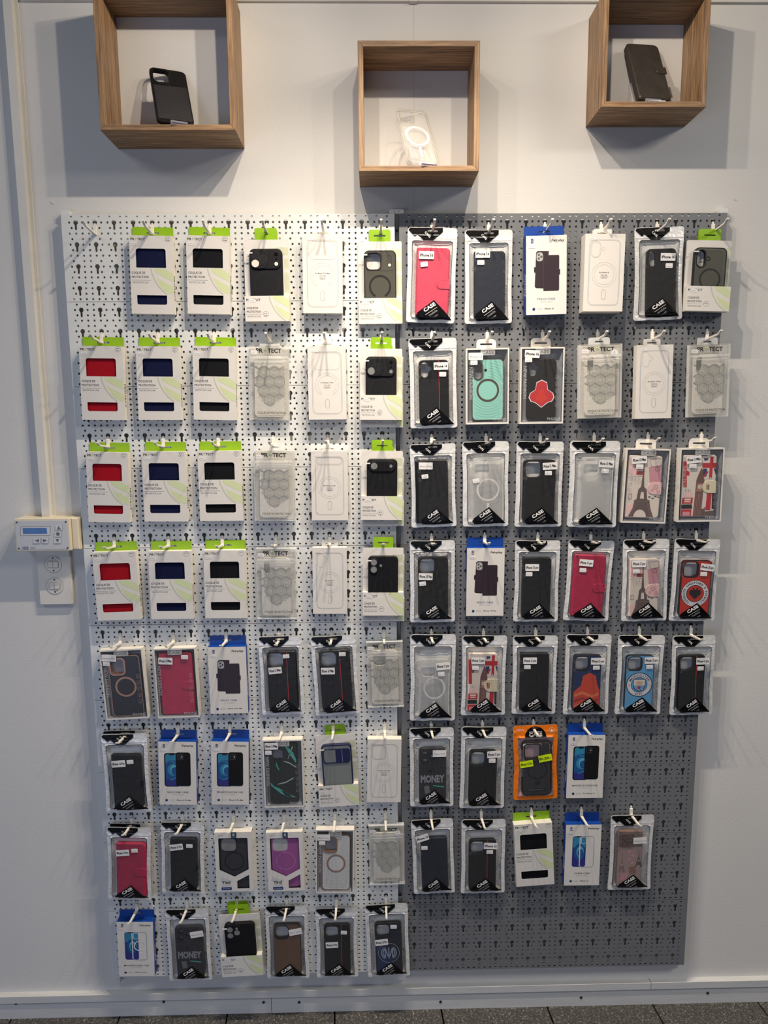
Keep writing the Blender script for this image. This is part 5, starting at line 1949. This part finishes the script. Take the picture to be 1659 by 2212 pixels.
# ------------------------------------------------------------------ everything that hangs on the hooks
# type, side (0 white board, 1 grey board), keyhole column, keyhole row, width, height, offset x, offset z of the top edge (mm), roll, look, builder
PACKS = [
('box',0,4,0,93.4,166.4,0.4,-32.7,1.0,'white box with green header and navy blue windows',lambda:box_protect('blue','Pro Max',-4)),
('box',0,7,0,94.3,166.5,-1.1,-33.3,1.3,'white box with green header and black windows',lambda:box_protect('black','Pro Max',3)),
('card',0,10,0,99.1,177.4,-2.7,-38.4,-0.3,'white card holding a black open-ring case',lambda:card_pack('cblack',177,('iP 17', 'Pro Max'),-10)),
('clear',0,13,0,87.5,168.4,-2.3,-31.3,0.6,'plain white box with wide camera outline drawing',lambda:box_clear('For Phone 17 Pro Max','wide')),
('card',0,16,0,97.6,179.4,-2.4,-43.0,-0.2,'white card holding a smoky grey ring case',lambda:card_pack('smoke',177,('iP 17', 'Pro Max'),-6)),
('pouch',1,1,0,109.7,205.0,0.8,-15.2,1.5,'silver zip pouch with coral pink folio case',lambda:pouch('pink',0,dict(m='coral_leather',stitch='case_ring',case=(20,43,72,143),t='iPhone 16',l=(41,59,0),p=(36,78,8),pt='CHF 30.-'))),
('pouch',1,4,0,106.2,202.3,-0.8,-20.4,-0.4,'silver zip pouch with navy folio case',lambda:pouch('navy',3,dict(case=(20,46,70,140),t='iPhone 16',l=(38.6,52,0),p=(34.5,70,0),pt='CHF 30.-'))),
('fair',1,7,0,90.5,169.5,-0.8,-35.2,-1.3,'white box with blue header and plum folio picture',lambda:box_fair(*('folio', 'FOLIO CASE', 'GAMMA SERIES', 'iPhone 16'))),
('clear',1,10,0,88.8,166.1,3.2,-32.9,0.3,'plain white box with pill camera outline drawing',lambda:box_clear('For Phone 16','pill')),
('pouch',1,13,0,110.7,201.2,1.7,-15.5,-1.5,'silver zip pouch with black pill-camera case',lambda:pouch('black',2,dict(cam='pill',case=(25,47,64,140),t='iPhone 16',l=(70.6,65.5,-2),p=(73.5,84,-2)))),
('card',1,16,0,99.8,155.5,-6.8,-43.0,1.4,'white card holding a smoky case with black ring',lambda:card_pack('smoke2',158,('iP 16', ''),-8)),
('box',0,1,5,95.7,163.4,3.0,-34.3,1.1,'white box with green header and red windows',lambda:box_protect('red','Pro',8)),
('box',0,4,5,96.0,163.0,2.9,-35.6,0.8,'white box with green header and navy blue windows',lambda:box_protect('blue','Pro',2)),
('box',0,7,5,95.6,163.6,2.7,-36.0,1.4,'white box with green header and black windows',lambda:box_protect('black','Pro',-4)),
('cp',0,10,5,90.4,165.7,-0.9,-35.3,1.3,'clear pack with hexagon print',lambda:clear_pack('',False)),
('clear',0,13,5,85.4,162.9,2.2,-37.7,0.0,'plain white box with wide camera outline drawing',lambda:box_clear('For Phone 17 Pro','wide')),
('card',0,16,5,96.2,159.9,-1.2,-42.3,0.6,'white card holding a black four-lens case',lambda:card_pack('cblack2',158,('iP 17', 'Pro'),-10)),
('pouch',1,1,5,108.4,201.4,0.7,-20.4,-1.1,'silver zip pouch with carbon and red-line case',lambda:pouch('carbon',1,dict(cam='heart',case=(21,48,67,140),t='iPhone 16',l=(71,62,0),p=(75,80,-2)))),
('wbox',1,4,5,97.2,169.7,-2.1,-44.1,-0.6,'white window box with mint green ring case',lambda:box_window('teal',dict(solid_tab=True,t='iPhone 16',script=True,l=(22,18,0),p=(18,32,0)))),
('wbox',1,7,5,100.0,171.3,-3.6,-42.5,-0.2,'white window box with black case and red emblem',lambda:box_window('emblem',dict(solid_tab=True,t='iPhone 16',l=(26,15,-3),p=(18,28,0),pt='CHF 20.-'))),
('cp',1,10,5,96.5,165.9,4.2,-36.4,-1.3,'clear hexagon pack with round sticker',lambda:clear_pack('pill',True)),
('clear',1,13,5,83.0,164.8,-1.4,-39.2,-0.9,'plain white box with rounded camera outline drawing',lambda:box_clear('For Phone 16 Plus','heart')),
('cp',1,16,5,93.8,163.6,0.9,-37.9,-1.4,'clear pack with hexagon print',lambda:clear_pack('pill',False)),
('box',0,1,10,94.9,161.2,2.4,-36.8,1.5,'white box with green header and red windows',lambda:box_protect('red','Air',1)),
('box',0,4,10,98.2,161.2,4.6,-36.4,0.7,'white box with green header and navy blue windows',lambda:box_protect('blue','Air',8)),
('box',0,7,10,98.8,161.7,4.7,-36.0,0.1,'white box with green header and black windows',lambda:box_protect('black','Air',2)),
('cp',0,10,10,90.2,162.8,3.0,-36.0,1.2,'clear pack with hexagon print',lambda:clear_pack('',False)),
('clear',0,13,10,83.7,159.2,4.3,-38.9,0.5,'plain white box with bar-shaped camera outline drawing',lambda:box_clear('For Phone 17 Air','bar')),
('card',0,16,10,96.4,159.4,-0.7,-40.1,0.8,'white card holding a black bar-camera case',lambda:card_pack('air',158,('iP 17', 'Air'),0)),
('pouch',1,1,10,105.6,193.7,1.2,-24.8,-1.2,'silver zip pouch with plain black folio case',lambda:pouch('blackfolio',2,dict(case=(12,38,76,152),t='iPhone 15 PMax',script=True,l=(35.6,51,-2),p=(33,76,5),pt='CHF 30.-'))),
('pouch',1,4,10,107.3,198.5,-2.3,-20.0,-0.8,'silver zip pouch with clear case and white ring',lambda:pouch('clearmag',0,dict(case=(22,37,72,152),p=(29.5,90,10),pt='CHF 35.-'))),
('pouch',1,7,10,109.8,199.5,-1.2,-21.4,0.4,'silver zip pouch with black square-camera case',lambda:pouch('black',3,dict(case=(16,41,73,150),t='iPhone 15 PMax',l=(75,56,4),p=(72,72,0)))),
('pouch',1,10,10,115.0,201.0,1.6,-22.0,0.8,'silver zip pouch with plain clear case',lambda:pouch('clear',1,dict(case=(22,36,70,152),t='iPhone 15 PMax',l=(77,50.7,-3),p=(75,67,-2),pt='CHF 15.-'))),
('wbox',1,13,10,103.9,173.6,-4.5,-39.4,1.9,'white window box with pink iron tower folio',lambda:box_window('eiffel',dict(solid_tab=True,t='iPhone 15 PMax',l=(30,26,6),p=(32,41,0),pt='CHF 30.-'))),
('wbox',1,16,10,103.5,171.9,-5.4,-39.0,-0.2,'white window box with clock tower and flag folio',lambda:box_window('london',dict(solid_tab=True,t='iPhone 15 PMax',l=(31,26,6),p=(29,41,0),pt='CHF 30.-'))),
('box',0,1,15,100.7,163.0,4.2,-34.5,-1.2,'white box with green header and red windows',lambda:box_protect('red','',7)),
('box',0,4,15,98.3,162.7,6.2,-34.0,0.2,'white box with green header and navy blue windows',lambda:box_protect('blue','',1)),
('box',0,7,15,97.4,162.9,7.7,-33.4,0.5,'white box with green header and black windows',lambda:box_protect('black','',8)),
('cp',0,10,15,92.9,169.4,0.8,-31.1,0.8,'clear pack with hexagon print',lambda:clear_pack('pill',False)),
('clear',0,13,15,79.9,158.2,0.5,-29.2,0.5,'plain white box with rounded camera outline drawing',lambda:box_clear('For Phone 17','heart')),
('card',0,16,15,96.7,161.0,-0.1,-34.6,0.7,'white card holding a black two-lens case',lambda:card_pack('ip17',158,('iP 17', ''),-4)),
('pouch',1,1,15,106.9,197.8,1.3,-17.4,-0.3,'silver zip pouch with black square-camera case',lambda:pouch('black',3,dict(case=(19,38,71,152),t='iPhone 15 Plus',l=(36.5,85,-2),p=(29,102,4)))),
('fair',1,4,15,88.8,163.7,0.4,-34.9,0.4,'white box with blue header and plum folio picture',lambda:box_fair(*('folio', 'FOLIO CASE', 'GAMMA SERIES', 'iPhone 15 Plus'))),
('pouch',1,7,15,107.3,196.6,-1.4,-20.1,0.5,'silver zip pouch with creased black folio case',lambda:pouch('blackfolio',4,dict(case=(18,40,68,150),t='iPhone 15 pro',l=(40,64,0),p=(32.5,80,0),pt='CHF 30.-'))),
('pouch',1,10,15,109.1,196.1,0.2,-20.8,2.5,'silver zip pouch with crimson pink folio case',lambda:pouch('pink',2,dict(case=(15,35,74,154),t='iPhone 15 pro',l=(42,54,-3),p=(35,72,0),pt='CHF 30.-'))),
('pouch',1,13,15,109.8,199.3,4.0,-19.7,-0.7,'silver zip pouch with iron tower folio case',lambda:pouch('eiffel',0,dict(case=(15,46,68,144),t='iPhone 15 pro',l=(35,57,0),p=(28.5,75,0),pt='CHF 30.-'))),
('pouch',1,16,15,109.5,200.3,0.6,-20.7,1.4,'silver zip pouch with red eagle crest case',lambda:pouch('alb',3,dict(case=(19,50,70,142),t='iPhone 15 pro',l=(78,66,-6),p=(70,82,0)))),
('wbox',0,1,20,101.5,173.7,6.0,-35.4,-2.4,'white window box with dark blue bronze-rimmed ring case',lambda:box_window('dark',dict(t='iPhone 16 PMax',script=True,l=(21,19,-5),p=(14,33,-5)))),
('wbox',0,4,20,99.8,172.8,6.5,-34.3,-1.2,'white window box with crimson pink folio',lambda:box_window('pink',dict(t='iPhone 16 PMax',l=(27,30,-3),p=(72,22,-3),pt='CHF 30.-'))),
('fair',0,7,20,90.2,166.0,4.1,-33.3,-0.2,'white box with blue header and plum folio picture',lambda:box_fair(*('folio', 'FOLIO CASE', 'GAMMA SERIES', 'iPhone 16 Pro Max'))),
('pouch',0,10,20,103.6,197.0,3.2,-11.5,-1.1,'silver zip pouch with carbon and red-line case',lambda:pouch('carbon',0,dict(case=(20,36,73,156),t='iPhone 16 PMax',l=(39,83,4),p=(68,48,3)))),
('pouch',0,13,20,107.8,198.8,3.6,-12.3,-2.7,'silver zip pouch with carbon and red-line case',lambda:pouch('carbon',3,dict(case=(18,34,73,158),t='iPhone 16 PMax',l=(37,84,-2),p=(74,44,-2)))),
('cp',0,16,20,88.1,163.4,0.6,-27.4,-0.8,'clear pack with hexagon print',lambda:clear_pack('sq',False)),
('pouch',1,1,20,110.3,217.3,3.7,-12.3,0.4,'silver zip pouch with clear case and faint ring',lambda:pouch('clearmag',4,dict(case=(22,55,70,138),t='iPhone 15 pro',l=(77,70,5),p=(73,88,3)))),
('pouch',1,4,20,108.0,200.8,1.7,-16.9,0.6,'silver zip pouch with clock tower and flag folio',lambda:pouch('london',2,dict(case=(15,42,70,146),t='iPhone 15 pro',l=(37.5,59,0),p=(31,77,-2),pt='CHF 30.-'))),
('pouch',1,7,20,107.8,197.4,-1.8,-18.9,0.3,'silver zip pouch with plain black folio case',lambda:pouch('blackfolio',0,dict(case=(18,42,69,146),t='iPhone 15 pro',l=(40,60,0),p=(33.5,76,0),pt='CHF 30.-'))),
('pouch',1,10,20,110.5,202.1,1.1,-17.6,0.6,'silver zip pouch with red-orange printed case',lambda:pouch('hat',3,dict(case=(18,48,66,142),t='iPhone 15 pro',l=(75,63,0),p=(72,79,0)))),
('pouch',1,13,20,112.6,200.5,3.3,-21.0,0.7,'silver zip pouch with sky blue round-crest case',lambda:pouch('city',1,dict(case=(19,48,65,142),t='iPhone 15 pro',l=(77,60,2),p=(73,76,2)))),
('pouch',1,16,20,105.0,200.7,4.9,-24.0,-0.6,'silver zip pouch with carbon and red-line case',lambda:pouch('carbon',4,dict(case=(15,46,66,144),t='iPhone 15 pro',l=(74,61,0),p=(69,79,0)))),
('pouch',0,1,25,111.1,203.9,-2.8,-18.0,-0.5,'silver zip pouch with dark grey strapped folio',lambda:pouch('blackfolio',2,dict(m='',st=True,case=(22,50,68,140),t='iPhone 16 Pro',l=(39,71,3),p=(67,67,3),pt='CHF 30.-'))),
('fair',0,4,25,90.8,163.2,1.4,-35.6,1.6,'white box with blue header and blue phone picture',lambda:box_fair(*('sil', 'SILICONE CASE', 'PAVONE SERIES', 'iPhone 16 Pro Max'))),
('fair',0,7,25,90.9,163.5,2.6,-37.4,1.7,'white box with blue header and blue phone picture',lambda:box_fair(*('sil', 'MAGSAFE SILICONE CASE', 'PAVONE SERIES', 'iPhone 16 Pro Max'))),
('wbox',0,10,25,97.1,175.1,3.6,-34.5,-0.4,'white window box with dark marble teal-streaked case',lambda:box_window('marble',dict(t='iPhone 16 PMax',l=(22,15,0),p=(14,31,0),pt='CHF 20.-'))),
('card',0,13,25,98.5,180.5,4.6,-31.6,-2.7,'white card holding a blue sliding-cover case',lambda:card_pack('slider',177,('iP 16', 'Pro'),-7)),
('clear',0,16,25,82.7,162.9,-0.9,-36.3,1.0,'plain white box with square camera outline drawing',lambda:box_clear('For Phone 16 Promax','sq')),
('pouch',1,1,25,108.2,206.3,0.3,-14.3,-0.3,'silver zip pouch with dim lettered money case',lambda:pouch('money',0,dict(case=(22,48,66,142),t='iPhone 15 Pro',script=True,l=(72,61,0)))),
('pouch',1,4,25,110.6,213.5,3.0,-14.3,1.0,'silver zip pouch with black square-camera case',lambda:pouch('black',3,dict(case=(20,54,66,136),t='iPhone 15 pro',l=(78,63,4),p=(74,78,0)))),
('orange',1,7,25,109.8,194.7,3.0,-12.4,-1.3,'orange zip pouch with two yellow-green stickers',lambda:orange_pouch()),
('fair',1,10,25,90.7,164.8,1.6,-35.0,0.5,'white box with blue header and blue phone picture',lambda:box_fair(*('sil', 'MAGSAFE SILICONE CASE', 'PAVONE SERIES', 'For iPhone 15'))),
('pouch',0,1,30,108.3,196.7,-4.8,-28.9,2.5,'silver zip pouch with crimson pink folio case',lambda:pouch('pink',2,dict(case=(24,40,72,146),t='iPhone 16 Pro',l=(40,64,5),p=(70,57,3),pt='CHF 30.-'))),
('pouch',0,4,30,106.2,192.8,1.1,-17.4,1.8,'silver zip pouch with black folio case',lambda:pouch('blackfolio',0,dict(st=True,case=(24,42,66,146),t='iPhone 16 Pro',l=(40,64,8),p=(73,60,-2),pt='CHF 30.-'))),
('yind',0,7,30,91.4,159.8,0.3,-40.5,-0.3,'white box with arrow-shaped window and dark grey case',lambda:box_arrow('black')),
('yind',0,10,30,90.6,158.6,0.9,-43.0,-0.8,'white box with arrow-shaped window and purple case',lambda:box_arrow('purple')),
('wbox',0,13,30,94.5,170.6,1.0,-38.3,1.2,'window box with white wavy rose-gold-ring case',lambda:box_window('wave',dict(t='iPhone 16 Pro',script=True,l=(20,20,0),p=(16,35,0)))),
('cp',0,16,30,89.3,159.3,1.8,-32.8,-0.5,'clear hexagon pack with round sticker',lambda:clear_pack('',True)),
('pouch',1,1,30,104.6,202.1,1.5,-21.4,-2.0,'silver zip pouch with dark navy folio case',lambda:pouch('navy',0,dict(case=(22,46,68,142),t='iPhone 15',l=(27,44,15),p=(31,70,0),pt='CHF 30.-'))),
('pouch',1,4,30,111.0,201.0,4.9,-24.6,-0.0,'silver zip pouch with carbon and red-line case',lambda:pouch('carbon',3,dict(case=(18,50,66,140),t='iPhone 15',l=(70,66,-3),p=(68,82,-3)))),
('box',1,7,30,95.7,167.7,0.2,-32.7,-3.4,'white box with green header and black windows',lambda:box_protect('black','',2)),
('fair',1,10,30,89.1,164.7,1.6,-37.4,0.4,'white box with blue header and clear case picture',lambda:box_fair(*('clr', 'CLEAR CASE', 'CAPELLA SERIES', 'iPhone 15'))),
('pouch',1,13,30,109.3,204.0,0.7,-20.2,0.3,'silver zip pouch with brown and pink tower case',lambda:pouch('paris',2,dict(case=(18,38,62,150),t='iPhone 15',script=True,l=(72,62,3)))),
('fair',0,1,35,90.3,151.8,-1.1,-44.8,1.1,'white box with blue header and clear ring-case picture',lambda:box_fair(*('mclr', 'MAGSAFE CLEAR CASE', 'POLARIS SERIES', 'iPhone 16 Pro'))),
('pouch',0,4,35,108.8,200.9,1.1,-19.7,-0.7,'silver zip pouch with dim lettered money case',lambda:pouch('money',3,dict(case=(22,44,68,146),t='iPhone 16 Pro',script=True,l=(77,64,8)))),
('card',0,7,35,104.2,163.9,4.7,-41.5,-2.2,'white card holding a black four-lens case',lambda:card_pack('multi',158,('iP 16', 'Pro'),-4)),
('pouch',0,10,35,107.6,204.1,-0.7,-16.2,-0.2,'silver zip pouch with brown case',lambda:pouch('brown',4,dict(case=(20,46,68,144),t='iPhone 16 Pro',script=True,l=(76,65,10)))),
('pouch',0,13,35,106.0,195.0,-0.5,-25.7,-0.1,'silver zip pouch with carbon and red-line case',lambda:pouch('carbon',2,dict(case=(21,42,67,146),t='iPhone 16 Pro',l=(41,98,2),p=(73,63,-5)))),
('pouch',0,16,35,108.6,204.3,0.0,-17.2,-1.8,'silver zip pouch with navy round-logo case',lambda:pouch('inter',0,dict(case=(22,46,67,144),t='iPhone 16 Pro',l=(38,97,4),p=(70,56,-2))))]
NOM = dict(box=(95, 162), card=(97, 158), clear=(84, 162), cp=(91, 163), fair=(89.5, 162), wbox=(98, 171), yind=(90, 158), pouch=(107, 199), orange=(107, 199))
YM = dict(box=-.046, card=-.043, clear=-.050, pouch=-.044, fair=-.046, wbox=-.048, cp=-.043, yind=-.046, orange=-.044)
GROUP = dict(box='white hanging boxes with green headers', card='white cards with pockets', clear='plain white line-drawing boxes', cp='clear hexagon packs',
             fair='white boxes with blue headers', wbox='white window boxes', yind='white boxes with arrow windows', pouch='silver zip pouches')
CAT = dict(box='phone case box', card='phone case pack', clear='phone case box', cp='phone case pack', fair='phone case box', wbox='phone case box', yind='phone case box', pouch='phone case pouch', orange='phone case pouch')
CAM = Vector((-.062, -1.6408, -.4255))

def placed(o, side, c, r, dx, dz, y, roll, sx, sy, push=0.):
    """push > 0 brings the pack towards the viewer on its hook"""
    p = Vector((-.708 + (.7442 if side else 0) + c * PX + dx * .001, y, -r * PZ + dz * .001))
    if push:
        k = (y - push - CAM.y) / (y - CAM.y)
        p = CAM + (p - CAM) * k
        sx, sy = sx * k, sy * k
    on_wall(o, p.x, p.y, p.z, roll, sx, sy)

ROWN = {0: 'top', 5: 'second', 10: 'third', 15: 'fourth', 20: 'fifth', 25: 'sixth', 30: 'seventh', 35: 'bottom'}
COLN = {1: 'first', 4: 'second', 7: 'third', 10: 'fourth', 13: 'fifth', 16: 'sixth'}
# packs hanging behind the front one on the same hook: offset x, z (mm), distance behind (m)
BEHIND = {(0, 10, 0): (1.5, -4, .012), (0, 16, 5): (2, -17, .012), (0, 16, 10): (3, -14, .012), (0, 16, 15): (2, -14, .012), (1, 10, 0): (-3, -2, .021), (0, 1, 25): (4, 9, .014),
          (0, 1, 30): (6, 10, .014), (0, 7, 35): (-2, 9, .014), (1, 10, 10): (-1.5, 1.5, .014), (1, 16, 0): (-2, -1, .014), (0, 10, 10): (3, 0, .015), (1, 10, 5): (-2, 0, .015), (1, 7, 0): (-2, 1, .019)}
CACHE = {}
hook(0, 1, 0, 'white display hook with nothing on it, top row of white board')
for t, side, c, r, W, H, dx, dz, a, look, make in PACKS:
    board = 'grey' if side else 'white'
    place = '%s row of %s board, %s hook' % (ROWN[r], board, COLN[c])
    hook(side, c, r, 'white display hook carrying stock, ' + place)
    key = (t, look) if t in ('box',) and r != 0 else None
    o = make()
    nw, nh = NOM[t]
    if t == 'card' and H > 172:
        nh = 177
    b = BEHIND.get((side, c, r))
    push = b[2] if b else 0.
    placed(o, side, c, r, dx, dz, YM[t], -a, W / nw, H / nh, push)
    tag(o, look + ', ' + place, CAT[t], GROUP.get(t))
    if b:
        q = copy_tree(o)
        sn = [ch for ch in q.children]
        placed(q, side, c, r, dx + b[0], dz + b[1], YM[t] + .0004, -a, W / nw, H / nh, 0)
        kind = {'card': 'white card', 'clear': 'plain white box', 'pouch': 'silver zip pouch', 'cp': 'clear pack', 'fair': 'blue-headed white box'}[t]
        q['label'] = '%s hidden behind the front one, %s' % (kind, place)

# ------------------------------------------------------------------ display pieces inside the box shelves
def leaning(o, x, y, z, ax, ay, az):
    R = Matrix.Rotation(az, 4, 'Z') @ Matrix.Rotation(ay, 4, 'Y') @ Matrix.Rotation(ax, 4, 'X')
    o.matrix_world = Matrix.Translation((x, y, z + Z0)) @ R @ FACE

def stand(x, y, z, az, lean, label, d=0):
    """acrylic easel: base lip, back rest and rear foot, local x right, y back, z up (mm)"""
    r = empty('acrylic_stand')
    tag(r, label, 'display stand', 'small acrylic display stands')
    r.matrix_world = Matrix.Translation((x, y, z + Z0)) @ Matrix.Rotation(az, 4, 'Z')
    def prism(P, w, m, name, lb=None):
        mb = MB()
        n = len(P)
        A = [mb.V.append((-w / 2 * .001, p[0] * .001, p[1] * .001)) or len(mb.V) - 1 for p in P]
        B = [mb.V.append((w / 2 * .001, p[0] * .001, p[1] * .001)) or len(mb.V) - 1 for p in P]
        for i in range(n):
            j = (i + 1) % n
            mb.face((A[i], A[j], B[j], B[i]), m)
        mb.face(A[::-1], m)
        mb.face(B, m)
        mb.obj(name, r, lb)
    t = math.tan(lean)
    prism([(-38 + d, .2), (24, .2), (24, 2.2), (-38 + d, 2.2)], 34, 'acrylic', 'base_plate')
    prism([(-38.6 + d, 0), (-38.05 + d, 0), (-38.05 + d, 2.6), (-38.6 + d, 2.6)], 34, 'lip_purple', 'lip_edge', 'violet tinted front edge')
    prism([(-21 + d, 2.2), (-20 + d, 13), (-17.5 + d, 13), (-17.5 + d, 10.4), (3 + d, 2.8), (3 + d, 2.2)], 34, 'acrylic', 'front_lip')
    prism([(16, 1), (18, 1), (18 + 78 * t, 78), (16 + 78 * t, 78)], 30, 'acrylic', 'back_rest')
    prism([(18.5 + 78 * t, 78), (20 + 78 * t, 78), (22 + 78 * t, .4), (20.5 + 78 * t, .4)], 30, 'acrylic', 'rear_foot')
    return r

# left shelf: black carbon case
r = empty('phone_case')
tag(r, 'black ribbed phone case with large camera opening on the left box shelf', 'phone case')
mb = MB(76)
mb.V = []
W, H = 76, 152
hole = rr(6, 6, 38, 42, (6, 8, 6, 9), 5)
mb.solid(rr(0, 0, W, H, 10), -9, 0, 'case_black', holes=[hole], side='case_black', ch=1.5)
mb.solid(rr(2, 2, 43, 48, 9), 0, 1.2, 'case_black', holes=[hole], ch=.5)
mb.obj('shell', r)
m2 = MB(76)
m2.poly([(3, 50), (42, 50), (44, 46), (W - 2, 46), (W - 2, H - 9), (W - 9, H - 3), (9, H - 3), (3, H - 10)], .15, 'carbon_a')
for k in range(54):
    v = 52 + k * 2.6
    p, q = (4, v), (W - 3, v - 34)
    P = [(p[0], min(max(p[1], 50), H - 8)), (q[0], min(max(q[1], 48), H - 8)), (q[0], min(max(q[1] + 1.1, 48), H - 8)), (p[0], min(max(p[1] + 1.1, 50), H - 8))]
    if abs(area2(P)) > 20:
        m2.poly(P, .3, 'rib_line')
m2.obj('ribbed_back', r)
O = Matrix.Translation((0, .152, 0))
leaning(r, -.4635, -.0800, .1848, -.4937, -.0267, .3912)
r.matrix_world = r.matrix_world @ O
stand(-.4635, -.066, .1733, .3912, .49, 'clear acrylic stand under the black case, left box shelf')

# middle shelf: transparent case with white ring
r = empty('phone_case')
tag(r, 'transparent phone case with white ring in the middle box shelf', 'phone case')
mb = MB(70)
hole = rr(6, 6, 36, 40, 8, 5)
mb.solid(rr(0, 0, 70, 150, 10), -8, 0, 'clear_bright', holes=[hole], ch=1.2)
mb.rline(0, 0, 70, 150, 10, .9, .1, 'rim_tint')
mb.rline(3.6, 3.6, 66.4, 146.4, 8, .8, .1, 'rim_tint')
mb.rline(4.6, 4.6, 37.4, 41.4, 9, .9, .6, 'rim_tint')
mb.wall(rr(0, 0, 70, 150, 10), -8, -6.6, 'clear_rim')
mb.obj('shell', r)
m2 = MB(70)
m2.disc_ring(35, 76, 22, 27.5, .5, 'label', 48)
m2.solid(rr(32, 107, 38, 134, 2), .2, .6, 'label')
m2.obj('magnet_ring', r, 'white magnet ring')
leaning(r, .0556, -.0800, .1045, -.481, -.0303, .2778)
r.matrix_world = r.matrix_world @ Matrix.Translation((0, .150, 0))
stand(.0556, -.066, .0922, .2778, .48, 'clear acrylic stand under the transparent case, middle box shelf')

# right shelf: dark leather folio
r = empty('phone_case')
tag(r, 'dark grey-brown leather folio phone case in the right box shelf', 'phone case')
mb = MB(74)
mb.solid(rr(0, 0, 74, 152, (6, 11, 8, 6)), -15, 0, 'grey_leather', ch=2.5)
for k in range(5):
    mb.line((66, 108 + k * 7), (69, 110 + k * 7), .8, .1, 'case_ring')
c = mb.obj('cover', r)
m2 = MB(74)
m2.solid(rr(52, 66, 76, 84, (8, 1, 1, 8), 6), 0, 2.2, 'grey_leather', ch=.8)
m2.obj('strap', c)
leaning(r, .5461, -.0822, .2312, -.4344, -.0148, .1406)
r.matrix_world = r.matrix_world @ Matrix.Translation((0, .152, 0))
stand(.5361, -.055, .2177, .1406, .43, 'clear acrylic stand under the leather case, right box shelf', -8.5)

for o in bpy.data.objects:
    if '_w' in o:
        del o['_w']
